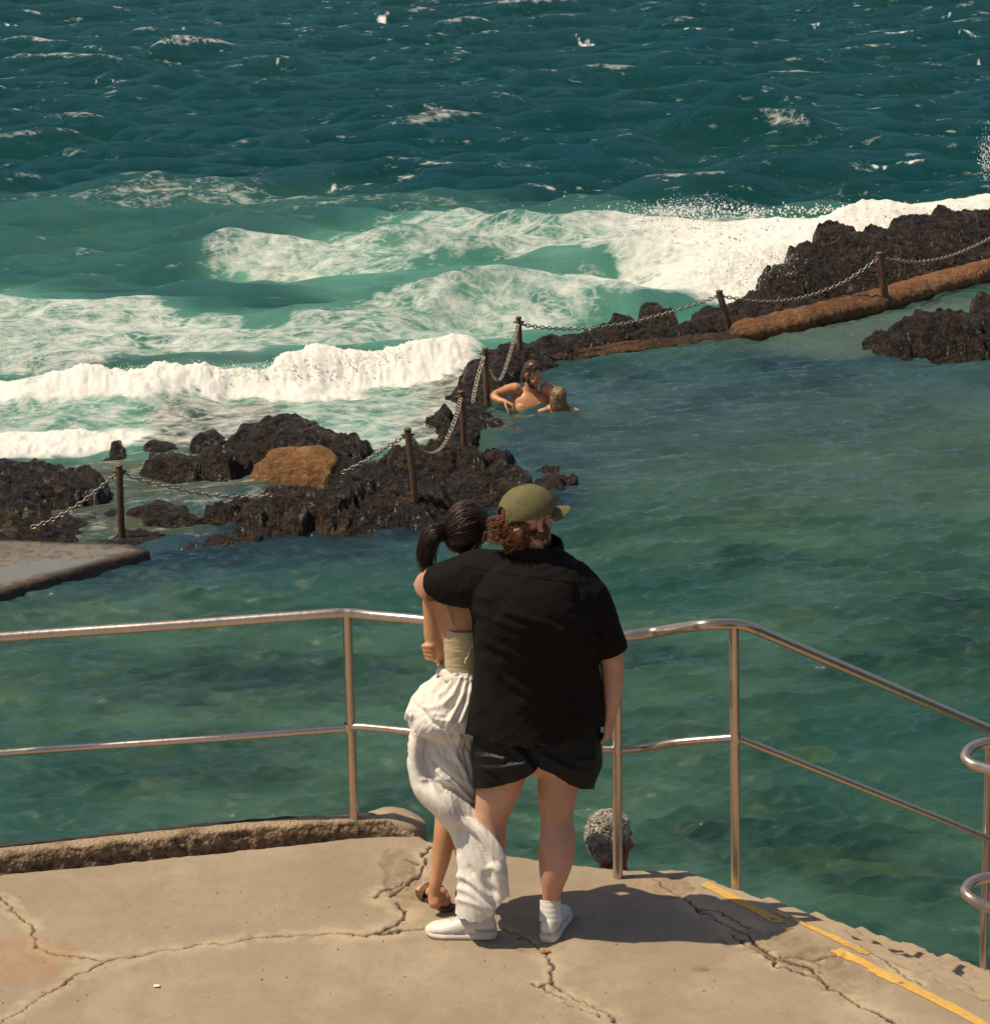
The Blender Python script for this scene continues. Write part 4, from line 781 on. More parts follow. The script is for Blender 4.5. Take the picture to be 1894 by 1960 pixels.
# ---------------------------------------------------------------- man in black
man = empty('person', G(985, 1795)); tag(man, 'large man in black shirt and shorts with olive cap, arm round the woman', 'person')
YM = 10.11
hm = P(1013, 992, YM); frm = frame(hm, (.84, .54, -.06), s=1.0)
body = head_parts(frm, jaw=1.04)
body += [px_tube([(1022, 1020, YM, .068), (1018, 1050, YM, .068), (1015, 1088, YM+.02, .075)]), 
    tube([P(1002, 1130, YM), P(1005, 1180, YM), P(1015, 1300, YM), P(1025, 1420, YM)], [(.10, .16), (.13, .20), (.15, .22), (.15, .22)], 24, n=16),
    px_tube([(930, 1108, YM, .070), (880, 1112, YM+.02, .072), (845, 1108, YM+.05, .054), (824, 1100, YM+.08, .038)]),
    px_tube([(1110, 1120, YM, .08), (1140, 1170, YM, .068), (1166, 1245, YM, .054), (1172, 1290, YM, .048), (1171, 1335, YM-.01, .038), (1168, 1366, YM-.02, .029)]),
    px_tube([(1078, 1420, YM, .12), (1072, 1480, YM, .092), (1066, 1520, YM-.01, .083), (1065, 1566, YM-.02, .068), (1067, 1600, YM-.04, .074), (1065, 1635, YM-.06, .077), (1060, 1672, YM-.08, .062), (1056, 1705, YM-.08, .042), (1054, 1735, YM-.065, .036), (1053, 1765, YM-.06, .036)], 24),
    px_tube([(975, 1420, YM, .12), (962, 1480, YM, .098), (950, 1520, YM, .090), (938, 1568, YM-.01, .070), (934, 1610, YM-.03, .074), (932, 1650, YM-.05, .066), (930, 1700, YM-.07, .044), (930, 1750, YM-.065, .036), (927, 1772, YM-.06, .036)], 24),
    ell(P(940, 1552, YM+.04), (.05, .05, .055))]
body += hand(P(1168, 1362, YM-.02), (-.10, .05, -1), (-.9, .35, .1), .55, s=1.12, thumb=-1)
body += hand(P(822, 1098, YM+.09), (-.42, .42, -.80), (.75, .60, -.10), .50, s=1.12, spread=1.5, thumb=-1)
VF = fuse(body, .0052, 3)
mk('body', VF, M_skin, man); eyes(frm, man, M_iris)
# ear brightness etc is the skin itself; beard
bd = [tf(frm, ell((0, .034, -.098), (.076, .062, .060), nu=24, nv=16)), tf(frm, ell((.061, .018, -.055), (.017, .040, .050))), tf(frm, ell((-.061, .018, -.055), (.017, .040, .050))), tf(frm, ell((0, .078, -.085), (.035, .022, .03)))]
V, Fs = fuse(bd, .005, 3); V += normals(V, Fs)*(fbm3(V, 60, 3, 7)*.004)[:, None]; mk('beard', (V, Fs), M_beard, man)
# auburn curls under the cap
hp = [tf(frm, ell((0, -.064, -.022), (.070, .060, .066), nu=24, nv=16)), tf(frm, ell((-.02, -.085, -.045), (.060, .045, .040))), tf(frm, ell((.035, -.085, -.05), (.05, .04, .04))), ell(P(955, 1012, YM), (.030, .03, .022)), tf(frm, ell((-.012, -.088, .020), (.040, .032, .040))), tf(frm, ell((.064, .026, .018), (.014, .012, .024)))]
V, Fs = fuse(hp, .006, 2); V += normals(V, Fs)*(fbm3(V, 28, 3, 3)*.010)[:, None]; hair = mk('hair', (V, Fs), M_ha, man)
paths = []
for i in range(1000):
    uu = rs.uniform(944, 1030); vv = rs.uniform(998, 1042)-(uu < 965)*12; yy = YM-.085+.09*((uu-985)/55)**2+rs.uniform(-.018, .03)
    c = P(uu, vv, yy); R_ = rs.uniform(.004, .010); ph = rs.uniform(0, 6.28); dr = np.array([rs.uniform(-.8, .2), rs.uniform(-.4, .1), rs.uniform(-1, .1)]); dr /= np.linalg.norm(dr); L = rs.uniform(.02, .045)
    s1 = np.cross(dr, (0.3, .2, 1)); s1 /= np.linalg.norm(s1); s2 = np.cross(dr, s1); tt = np.linspace(0, 1, 12)
    paths.append([c+dr*L*t+(s1*math.cos(ph+t*9)+s2*math.sin(ph+t*9))*R_*(.4+t) for t in tt])
mk('curl', strands(paths, .0019, .0008, 4), M_ha, hair)
# cap
n = NT('olive_cotton'); f = n.noise(9, 4, .6); n.bump(n.math('ADD', n.noise(11, 4, .6), n.noise(300, 1)), .6, .014); M_cap = n.set(Base_Color=n.mix(f, (.135, .122, .050), (.20, .182, .080)), Roughness=.85, Specular_IOR_Level=.2)
cap = empty('cap_root', hm); 
bpy.data.objects.remove(cap)
nu, nv = 60, 26; V = []
for i in range(nv):
    ph = (i/(nv-1))**.9*math.radians(100)
    for j in range(nu):
        th = 2*math.pi*j/nu; seam = -.0022*math.exp(-((((th*3/math.pi+.5) % 1)-.5)/.035)**2)*min(1, i/4); rr = 1+seam/.1
        top = .094; x = .098*math.sin(ph)*math.cos(th)*rr; y = .112*math.sin(ph)*math.sin(th)*rr-.010; z = .034+top*math.cos(ph)*(1 if ph < math.pi/2 else .9)+.006*math.sin(th)*math.sin(ph)
        V.append((x, y, z))
V = np.array(V); V += normals(V, [tuple(q) for q in grid_faces(nv, nu, True)])*(fbm3(V, 16, 2, 12)*.0035)[:, None]
Fs = [tuple(q) for q in grid_faces(nv, nu, True)]+[tuple(range(nu))]
# arched opening at the back above the strap
keepF = [q for q in Fs if not (len(q) == 4 and (lambda c: c[1] < -.06 and (c[0]/.034)**2+((c[2]-.030)/.036)**2 < 1)(V[list(q)].mean(0)))]
frc = frame(hm, (.88, .48, .02), up=(-.04, .06, 1), s=1.06)
co = mk('cap', (frc(V), keepF), M_cap, man); sm = co.modifiers.new('thick', 'SOLIDIFY'); sm.thickness = .003; sm.offset = -1
mk('button', tf(frc, ell((0, -.010, .130), (.008, .008, .005))), M_cap, co)
arch = [(.036*math.cos(a), -.116+.012*abs(math.cos(a)), .030+.038*math.sin(a)) for a in np.linspace(-.05, math.pi+.05, 14)]; mk('trim', tf(frc, tube(arch, [.0035]*14, 6)), M_cap, co)
stp = [(x, -.118+.9*x*x*4, .016) for x in np.linspace(-.05, .05, 10)]; mk('strap', tf(frc, tube(stp, [(.002, .010)]*10, 8)), M_cap, co)
bu = []; NB = 22
for i in range(10):
    t = i/9
    for j in range(NB):
        a = (j/(NB-1)-.5)*2; x = a*.090*(1-.06*t); yb = .098*math.sqrt(max(0, 1-(x/.105)**2)); L = .092*math.sqrt(max(0.02, 1-a*a*.92)); bu.append((x, yb-.012+t*L, .028-.030*a*a*(.6+.4*t)-.010*t))
bo = mk('brim', tf(frc, (np.array(bu), [tuple(q) for q in grid_faces(10, NB)])), M_cap, co); sm = bo.modifiers.new('thick', 'SOLIDIFY'); sm.thickness = .004
# shirt
def cx1(cx, cy): return ((1100+cx/2.3675)/1.5206, (1350+cy/2.3675)/1.5206)
def cx2(cx, cy): return ((1100+cx/2.3675)/1.5206, (2000+cy/2.3675)/1.5206)
rows = resample([(1048, 980, 1064, YM+.01, .085), (1060, 952, 1085, YM+.005, .115), (1078, 925, 1108, YM, .15), (1100, 905, 1128, YM-.005, .18), (1135, 898, 1140, YM-.01, .205), (1175, 901, 1148, YM-.01, .212), (1240, 908, 1152, YM, .198), (1300, 905, 1156, YM+.01, .188), (1360, 896, 1158, YM+.01, .190), (1400, 888, 1160, YM+.01, .198), (1445, 888, 1160, YM+.01, .20)], 60)
sh = [lathe_rows(rows, 64, 2.15), 
   px_tube([(1000, 1100, YM+.01, (.08, .090)), (960, 1100, YM, (.10, .106)), (915, 1104, YM, (.10, .112)), (875, 1112, YM+.02, (.090, .100)), (846, 1112, YM+.05, (.080, .082)), (826, 1110, YM+.075, (.066, .062))], 28),
   px_tube([(1085, 1110, YM, .10), (1118, 1140, YM, (.10, .092)), (1143, 1180, YM, (.085, .080)), (1160, 1218, YM, (.074, .070)), (1172, 1250, YM, (.068, .064))], 28)]
VF = fuse(sh, .0065, 6)
V, Fs = VF; u_, v_ = proj(V[:, 0], V[:, 1], V[:, 2]); N = normals(V, Fs)
L1 = [([(880, 1020), (1060, 1070), (1270, 1150)], .010, .010), ([(830, 1080), (1000, 1140)], .010, .008), ([(730, 1200), (850, 1270), (1100, 1370)], .014, .013), ([(760, 1340), (900, 1480), (1100, 1590), (1340, 1650)], .016, .015), ([(860, 1350), (1000, 1440), (1200, 1500)], .014, .011), ([(700, 1130), (900, 1190), (1150, 1260)], .016, .006),
      ([(590, 850), (650, 900), (760, 930)], .011, .008), ([(590, 950), (660, 1010), (760, 1060)], .012, .009), ([(345, 830), (430, 930), (590, 990)], .010, .008), ([(420, 800), (520, 890), (600, 920)], .014, .006), ([(1480, 1180), (1570, 1250), (1650, 1220)], .010, .010), ([(1430, 880), (1500, 960), (1540, 1100)], .014, .010), ([(1380, 860), (1400, 1000), (1440, 1150)], .016, -.010),
      ([(880, 640), (900, 700), (960, 760)], .008, .007), ([(1000, 790), (1150, 770), (1280, 730)], .010, .006), ([(690, 1250), (700, 1500), (690, 1860)], .018, .008), ([(780, 1400), (800, 1600), (860, 1850)], .022, .010), ([(1000, 1640), (1150, 1730), (1380, 1790)], .020, .012), ([(900, 1520), (1000, 1700), (1150, 1850)], .018, .007), ([(600, 700), (700, 760), (830, 760)], .014, .005), ([(1200, 1420), (1350, 1440), (1500, 1400)], .02, .008), ([(1250, 1200), (1400, 1260), (1500, 1260)], .018, .007), ([(650, 1080), (760, 1200), (820, 1330)], .012, -.008)]
L1 = [([cx1(*p) for p in pts], w_*1.5, h_*.8) for pts, w_, h_ in L1]
yoke = [cx1(*p) for p in [(590, 715), (860, 765), (1100, 795), (1340, 830)]]; L1.append((yoke, .0035, -.0035)); L1.append(([(a, b-4) for a, b in yoke], .006, .0025)); L1.append(([cx1(860, 620), cx1(870, 700), cx1(862, 765)], .004, -.004)); L1.append(([cx1(590, 600), cx1(600, 760), cx1(590, 960)], .004, -.003)); L1.append(([cx1(1380, 700), cx1(1420, 850), cx1(1500, 1080), cx1(1520, 1300)], .005, -.004))
def shx(V, u, v): return .0045*rid2((u*.5+v*.9)/46, (v*.5-u*.9)/130, 3, 5)+.003*fbm3(V, 9, 3, 6)
V, Fs = folds((V, Fs), L1, shx)
# open lower hem: cut the cap below the curved shirt tail
u_, v_ = proj(V[:, 0], V[:, 1], V[:, 2]); hem = interp(u_, [(880, 1401), (905, 1409), (950, 1424), (1010, 1432), (1090, 1420), (1150, 1392), (1200, 1380)])
V2, F2 = snaphem(V, Fs, u_, v_, hem)
V2, F2 = snapend(V2, F2, P(829, 1110, YM+.07), P(822, 1109, YM+.085)-P(840, 1111, YM+.05), .16); V2, F2 = snapend(V2, F2, P(1172, 1248, YM), P(1174, 1255, YM)-P(1160, 1220, YM), .11)
n = NT('black_cotton'); f = n.noise(6, 4, .6); n.bump(n.math('ADD', n.noise(26, 4, .6), n.noise(500, 1)), .25, .003); n.bump(n.math('ADD', n.noise(9, 5, .6, n.map((1, 1, 1.8), rot=(0, .5, 0))), n.noise(500, 1)), .5, .012); M_blk = n.set(Base_Color=n.mix(f, (.0085, .0065, .0056), (.014, .011, .0094)), Roughness=.78, Specular_IOR_Level=.12, Sheen_Weight=.0)
so_ = mk('shirt', (V2, F2), M_blk, man); sm = so_.modifiers.new('thick', 'SOLIDIFY'); sm.thickness = .003; sm.offset = -1
# collar
cc = []; 
for a in np.linspace(0, 2*math.pi, 60):
    c0 = P(1022, 1047, YM+.0); cc.append(c0+np.array([.112*math.cos(a), .088*math.sin(a), -.016*math.sin(a)*0+.012*math.sin(a)-.010*math.cos(a)]))
V, Fs = tube(cc, [(.010, .027)]*60, 12, caps=False, up=(1, 0, .01)); 
V, Fs = tube(cc, [(.032, .009)]*60, 14, caps=False, up=(0, 0, 1)); V[:, :2] = (V[:, :2]-P(1022, 1047, YM)[:2])*(1-.9*(V[:, 2]-P(1022, 1047, YM)[2]))[:, None]+P(1022, 1047, YM)[:2]
V += normals(V, Fs)*(fbm3(V, 14, 2, 8)*.003)[:, None]; mk('collar', (V, Fs), M_blk, so_)
# shorts
rows = resample([(1370, 916, 1146, YM, .15), (1400, 908, 1150, YM, .165), (1440, 903, 1154, YM, .18), (1462, 903, 1152, YM, .178), (1475, 906, 1148, YM, .17)], 24)
lg1 = resample([(1430, 903, 1040, YM, .16), (1465, 902, 1034, YM, .15), (1490, 904, 1015, YM, .14), (1530, 906, 990, YM, .13)], 20); lg2 = resample([(1430, 1015, 1153, YM, .16), (1465, 1026, 1150, YM, .15), (1490, 1033, 1142, YM, .14), (1532, 1036, 1130, YM, .135)], 20)
V, Fs = fuse([lathe_rows(rows, 60, 2.2), lathe_rows(lg1, 40, 2.2), lathe_rows(lg2, 40, 2.2)], .007, 4); u_, v_ = proj(V[:, 0], V[:, 1], V[:, 2])
L2 = [([(665, 480), (760, 480), (870, 500)], .009, .011), ([(670, 550), (800, 560), (1010, 530)], .011, .013), ([(680, 590), (760, 610), (820, 645)], .010, .010), ([(1000, 400), (1080, 520), (1100, 570)], .014, -.014), ([(1150, 480), (1300, 560), (1440, 600)], .014, .009), ([(1480, 300), (1490, 450), (1470, 640)], .012, .006), ([(900, 400), (1000, 480), (1060, 560)], .014, .008)]
V, Fs = folds((V, Fs), [([cx2(*p) for p in pts], w_, h_) for pts, w_, h_ in L2], lambda V, u, v: .004*fbm3(V, 14, 3, 4))
hemL = interp(u_, [(895, 1509), (930, 1510), (960, 1505), (985, 1498), (1010, 1487), (1028, 1474)]); hemR = interp(u_, [(1020, 1470), (1035, 1472), (1060, 1483), (1090, 1502), (1112, 1511), (1140, 1511)])
hem = np.where(u_ < 1026, hemL, hemR); V, fl = snaphem(V, Fs, u_, v_, hem)
M_shorts = simple('black_nylon', (.0045, .004, .0038), .5, .2, 12, .3, .003, spec=.25)
o = mk('shorts', (V, fl), M_shorts, man); sm = o.modifiers.new('thick', 'SOLIDIFY'); sm.thickness = .003; sm.offset = -1
# sneakers
M_shoe = simple('white_leather', (.74, .68, .58), .45, .05, 8, .15, .002); M_sole = simple('white_rubber', (.70, .63, .53), .6, .06, 10, .2, .002); M_sock = simple('white_sock', (.72, .68, .60), .9, .05, 60, .5, .002); M_grey = simple('grey_suede', (.42, .385, .33), .8, .1, 30, .3, .002)
def shoe(heel, dirv, L, root, sock_top):
    fr = frame(heel, dirv); t = np.linspace(0, 1, 30)
    def wd(t): return np.interp(t, [0, .04, .15, .35, .55, .72, .88, .96, 1], [.018, .032, .041, .040, .046, .054, .048, .032, .008])
    def ht(t): return np.interp(t, [0, .03, .12, .22, .34, .5, .65, .8, .92, 1], [.070, .098, .104, .098, .100, .088, .070, .062, .054, .036])
    def loft(fw, z0, z1, tt, pw, seg=28):
        V = []
        for a in tt:
            w_ = fw(a); b, c_ = z0(a), z1(a)
            for q in range(seg):
                th = 2*math.pi*q/seg; k = (abs(math.cos(th))**pw+abs(math.sin(th))**pw)**(-1/pw); V.append((w_*k*math.cos(th)*(1-.18*max(0, math.sin(th))), a*L, (b+c_)/2+(c_-b)/2*k*math.sin(th)))
        return fr(V), [tuple(q) for q in grid_faces(len(tt), seg, True)]+[tuple(range(seg))[::-1], tuple(range((len(tt)-1)*seg, len(tt)*seg))]
    up = mk('sneaker', loft(lambda a: wd(a)*.97, lambda a: .012, lambda a: ht(a), t, 2.5), M_shoe, root)
    mk('sole', loft(lambda a: wd(a)*1.07+.001, lambda a: .0+.010*max(0, a-.85)/.15, lambda a: .032+.004*(a < .25), t*1.012-.006, 4), M_sole, up)
    ov = t[t < .30]; mk('heel_panel', loft(lambda a: wd(a)*1.0+.0012, lambda a: .03, lambda a: ht(a)*.66+.002, ov, 3), M_grey, up)
    mk('side_panel', loft(lambda a: wd(a)*.985+.001, lambda a: .028, lambda a: ht(a)*.62, t[(t > .42) & (t < .62)], 2.7), M_grey, up)
    lp = []
    for i in range(6):
        a = .38+.05*i; z_ = ht(a)+.001; lp.append(tf(fr, tube([(-.026, a*L, z_-.016), (-.014, a*L+.003, z_-.001), (.014, a*L+.006, z_-.001), (.026, a*L+.003, z_-.016)], [.0032]*4, 6, n=10)))
    for s in (-1, 1): lp.append(tf(fr, tube([(0, .385*L, .103), (s*.02, .37*L, .118), (s*.034, .39*L, .104), (s*.012, .41*L, .100)], [.0026]*4, 6, n=14)))
    mk('laces', join(lp), M_sole, up)
    mk('tongue', tf(fr, tube([(0, .50*L, .070), (0, .40*L, .098), (0, .33*L, .122)], [(.006, .026), (.007, .028), (.006, .022)], 12, n=8, up=(0, .5, 1))), M_shoe, up)
    a = fr([(0, .20*L, .075)])[0]; sk, Fk = tube([a, (a+sock_top)/2, sock_top], [.048, .045, .044], 24, n=18, caps=False); sk += normals(sk, Fk)*(.0008*np.sin(sk[:, 2]*300)+fbm3(sk, 30, 2, 3)*.0015)[:, None]
    o = mk('sock', (sk, Fk), M_sock, root); sm = o.modifiers.new('t', 'SOLIDIFY'); sm.thickness = .003
shoe(G(952, 1801)+np.array([-.005, .03, 0]), (-.985, .17, 0), .300, man, P(930, 1738, YM-.065)); shoe(G(1034, 1806)+np.array([.03, 0, 0]), (.24, .97, 0), .300, man, P(1053, 1722, YM-.07))

# ---------------------------------------------------------------- woman
wo = empty('person', G(850, 1745)); tag(wo, 'slim woman with dark ponytail, cream strappy top and billowing white skirt', 'person')
YW = 10.30
hw = P(897, 1013, YW-.02); frw = frame(hw, (.60, .80, -.12), up=(.16, 0, 1), s=.96)
wb = head_parts(frw, jaw=.9)+[px_tube([(900, 1045, YW, .048), (893, 1080, YW, .048), (888, 1110, YW, .065)]),
   tube([P(888, 1100, YW), P(888, 1128, YW), P(886, 1165, YW), P(885, 1210, YW), P(886, 1262, YW), P(886, 1310, YW), P(882, 1350, YW), P(882, 1400, YW)], [(.055, .07), (.085, .150), (.095, .128), (.085, .100), (.074, .078), (.085, .095), (.10, .13), (.10, .13)], 28, n=34),
   px_tube([(846, 1128, YW, .055), (830, 1140, YW, .046), (827, 1180, YW-.005, .038), (828, 1220, YW-.01, .036), (836, 1248, YW-.01, .033), (842, 1256, YW+.05, .031), (870, 1245, YW+.16, .027), (905, 1232, YW+.19, .022)], 18),
   px_tube([(940, 1128, YW, .05), (955, 1180, YW+.02, .038), (950, 1235, YW+.06, .034), (910, 1240, YW+.15, .028), (858, 1243, YW+.10, .022), (840, 1244, YW+.06, .020)], 16),
   px_tube([(862, 1380, YW, .085), (858, 1450, YW+.02, .066), (853, 1510, YW+.02, .052), (851, 1550, YW+.02, .041), (850, 1595, YW, .045), (845, 1635, YW-.01, .042), (839, 1668, YW-.02, .033), (833, 1692, YW-.03, .027), (831, 1714, YW-.03, .027), (833, 1730, YW-.04, .030)], 20),
   px_tube([(900, 1380, YW, .085), (898, 1450, YW, .066), (890, 1540, YW, .044), (888, 1600, YW-.02, .046), (890, 1660, YW-.02, .034), (892, 1712, YW-.03, .027), (892, 1738, YW-.04, .028)], 20)]
wb += hand(P(866, 1236, YW+.17), (-.9, -.45, .06), (.35, -.85, .0), .55, s=.82, thumb=1)
# gripping fingers of the far hand round the elbow
for i in range(4):
    vv = 1236+i*8.0; wb.append(px_tube([(845, vv, YW+.03, .0085), (820-i*0+i*1.2, vv-1, YW+.01, .0088), (809+i*2.2, vv, YW-.018, .0088), (814+i*2.2, vv+1, YW-.042, .0086), (825+i*2., vv+2, YW-.052, .0078)], 8))
ft = G(851, 1747)+np.array([0, .035, 0]); fd = np.array([-.50, .86, 0]); fd /= np.linalg.norm(fd)
wb += [tube([ft+np.array([0, 0, .045])-fd*.004, ft+fd*.06+np.array([0, 0, .050]), ft+fd*.13+np.array([0, 0, .040]), ft+fd*.20+np.array([0, 0, .026])], [(.030, .028), (.032, .030), (.022, .036), (.011, .038)], 16, n=14, up=(0, 0, 1)), ell(ft+np.array([0, 0, .036]), (.027, .028, .026)), tube([P(833, 1722, YW-.04), ft+np.array([-.012, .03, .06])], [.028, .030], 14)]
sx = np.array([fd[1], -fd[0], 0])
for i, L in enumerate((.040, .030, .028, .025, .02)):
    b0 = ft+fd*(.195-.006*i)+sx*(.026-.0135*i)*1+np.array([0, 0, .026]); wb.append(tube([b0, b0+fd*L*.6+np.array([0, 0, .003]), b0+fd*L-np.array([0, 0, .004])], [.0095-.0006*i]*3, 8, n=6))
mk('body', fuse(wb, .005, 3), M_tan, wo); eyes(frw, wo, M_iris)
# sandals
M_sand = simple('brown_leather', (.11, .045, .018), .6, .2, 30, .3, .002)
def sandal(ft, fd, foot=True):
    sx = np.array([fd[1], -fd[0], 0]); V = []; tt = np.linspace(0, 1, 24)
    for z_ in (0.002, .020):
        for sgn in (1, -1):
            for t in (tt if sgn > 0 else tt[::-1]):
                w_ = np.interp(t, [0, .06, .3, .5, .75, .92, 1], [.012, .030, .034, .034, .044, .034, .010])*1.05; V.append(ft+fd*(-.045+.265*t)+sx*w_*sgn+np.array([0, 0, z_+.006*(t > .9)]))
    k = 48; Fs = [tuple(range(k))[::-1], tuple(range(k, 2*k))]+[(i, (i+1) % k, k+(i+1) % k, k+i) for i in range(k)]
    so = mk('sandal', (np.array(V), Fs), M_sand, wo, False)
    arc = [ft+fd*.13+sx*.048*math.cos(a)+np.array([0, 0, .016+.052*math.sin(a)]) for a in np.linspace(0, math.pi, 16)]; mk('strap', tube(arc, [(.003, .020)]*16, 10, up=(0, 0, 1), caps=True), M_sand, so)
    arc = [ft+fd*.055+sx*.042*math.cos(a)+np.array([0, 0, .018+.065*math.sin(a)])+fd*.02*math.sin(a) for a in np.linspace(0, math.pi, 16)]; mk('strap', tube(arc, [(.003, .010)]*16, 10, up=(0, 0, 1)), M_sand, so)
sandal(ft-np.array([0, 0, 0]), fd); sandal(G(905, 1752)+np.array([0, .06, 0]), np.array([-.2, .98, 0]))
# hair
hp = [tf(frw, ell((0, -.020, .026), (.086, .104, .106), nu=28, nv=20)), tf(frw, ell((0, -.05, -.03), (.078, .07, .07), nu=24, nv=16))]
V, Fs = fuse(hp, .005, 4); V += normals(V, Fs)*(fbm3(V, 22, 3, 3)*.003)[:, None]
loc = (V-hw) @ np.array(frw(np.eye(3))-frw(np.zeros((1, 3)))).T/.96**2
fl = [f for f in Fs if not (loc[f[0]][1] > .045 and loc[f[0]][2] < .055 or loc[f[0]][1] > .01 and loc[f[0]][2] < -.03)]
us = np.unique(np.array([i for f in fl for i in f])); rm = np.full(len(V), -1); rm[us] = np.arange(len(us)); hair = mk('hair', (V[us], [tuple(rm[list(f)]) for f in fl]), M_hd, wo)
tie = P(850, 1026, YW-.06); paths = []
for i in range(1100):
    a = rs.uniform(0, 2*math.pi); z = rs.uniform(-.6, 1); q = math.sqrt(max(0, 1-z*z)); d0 = np.array([q*math.cos(a), q*math.sin(a), z])
    if d0[1] > .55 and d0[2] < .4: continue
    c0 = np.array([0, -.022, .018]); R_ = np.array([.088, .106, .108]); tl_ = np.linalg.inv(np.array(frw(np.eye(3))-frw(np.zeros((1, 3)))).T) @ (tie-frw(np.zeros((1, 3)))[0]); te = (tl_-c0)/R_; te /= np.linalg.norm(te)
    p_ = []; off = 1.0+rs.uniform(-.01, .03)+.05*rs.rand()**6
    for t in np.linspace(0, 1, 9):
        dd = d0*(1-t)+te*t+.10*np.array([math.sin(i+t*5), math.cos(i*1.7+t*4), math.sin(i*.7+t*6)])*t*(1-t)*2; dd /= np.linalg.norm(dd); p_.append(frw([c0+dd*R_*off*(1-.03*t)])[0])
    paths.append(p_)
mk('strands', strands(paths, .0018, .0012, 4), M_hd, hair)
mk('hair_tie', tube([tie+np.array([.004*math.cos(a)-.006, .018*math.sin(a), .022*math.cos(a+.2)]) for a in np.linspace(0, 2*math.pi, 18)], [.005]*18, 8), simple('black_elastic', (.01, .008, .008), .7), hair)
pc_ = smoothpath([P(852, 1025, YW-.06), P(838, 1017, YW-.08), (P(824, 1030, YW-.09)), P(816, 1056, YW-.09), P(815, 1082, YW-.085), P(818, 1104, YW-.08)], 26); rad_ = np.interp(np.linspace(0, 1, 26), [0, .15, .35, .6, .8, 1], [.012, .026, .036, .037, .028, .010])
V, Fs = tube(pc_, list(rad_*.80), 22); V += normals(V, Fs)*(fbm3(V, 26, 3, 9)*.006)[:, None]; pony = mk('ponytail', (V, Fs), M_hd, hair); paths = []
for i in range(420):
    a = rs.uniform(0, 6.28); q = math.sqrt(rs.rand())*1.12+.35*rs.rand()**8; wv = rs.uniform(0, 6.28); e_ = rs.uniform(.75, 1.0); m_ = max(6, int(26*e_)); p_ = []
    for j in range(0, m_, 2):
        T_ = pc_[min(j+1, 25)]-pc_[max(j-1, 0)]; T_ /= np.linalg.norm(T_); s1 = np.cross(T_, (0, 1, 0)); s1 /= np.linalg.norm(s1); s2 = np.cross(T_, s1); rr = rad_[j]*q*(1+.16*math.sin(j*.5+wv)); p_.append(pc_[j]+s1*rr*math.cos(a+.03*j)+s2*rr*math.sin(a+.03*j))
    paths.append(p_)
mk('strands', strands(paths, .0016, .0006, 4), M_hd, pony)
# cream top
n = NT('cream_satin'); f = n.noise(5, 3, .5); n.bump(n.noise(14, 3, .5, n.map((1, 1, 3.5))), .35, .01); M_top = n.set(Base_Color=n.mix(f, (.44, .37, .20), (.50, .43, .25)), Roughness=.38, Specular_IOR_Level=.5, Sheen_Weight=.2)
rows = resample([(1197, 847, 930, YW-.005, .100), (1212, 846, 931, YW-.005, .102), (1235, 847, 929, YW-.005, .098), (1262, 848, 928, YW-.005, .094), (1285, 846, 930, YW-.005, .100), (1312, 842, 936, YW-.005, .115)], 70)
V, Fs = lathe_rows(rows, 90, 2.2, cap=False)
tl_ = [([(846, 1224), (858, 1228), (872, 1233)], .0045, .006), ([(846, 1234), (862, 1238), (885, 1241)], .004, .005), ([(846, 1243), (860, 1249), (880, 1252)], .004, .006), ([(847, 1253), (868, 1258), (900, 1261)], .004, .005), ([(848, 1262), (866, 1270), (890, 1281)], .0045, .007), ([(870, 1262), (885, 1264), (905, 1266)], .004, .004), ([(850, 1215), (880, 1217), (908, 1215)], .006, .003), ([(849, 1270), (870, 1280), (892, 1292)], .004, -.004)]
V, Fs = folds((V, Fs), tl_, lambda V, u, v: .0016*rid2(u/60, v/5.5, 2, 4)); o = mk('top', (V, Fs), M_top, wo); sm = o.modifiers.new('t', 'SOLIDIFY'); sm.thickness = .003; sm.offset = 1
yb = YW-.115
V, Fs = tube([P(866, 1200, yb+.014), P(858, 1176, yb+.010), P(850, 1152, yb+.014), P(842, 1132, yb+.03), P(840, 1112, YW-.03), P(846, 1100, YW+.03)], [(.002, .0045)]*6, 8, n=24); mk('shoulder_strap', (V, Fs), M_top, o)
V, Fs = tube([P(868, 1200, yb+.013), P(861, 1176, yb+.009), P(854, 1152, yb+.012), P(848, 1132, yb+.03)], [(.0015, .002)]*4, 6, n=16); mk('shoulder_strap', (V, Fs), M_top, o)
V, Fs = tube([P(905, 1236, YW-.118), P(899, 1244, YW-.120), P(896, 1256, YW-.122), P(892, 1262, YW-.124), P(890, 1270, YW-.126)], [.0045, .003, .0028, .004, .003], 7, n=20); V += normals(V, Fs)*(fbm3(V, 80, 2, 2)*.002)[:, None]; mk('bow_string', (V, Fs), simple('cord_cream', (.62, .50, .34), .8), o)
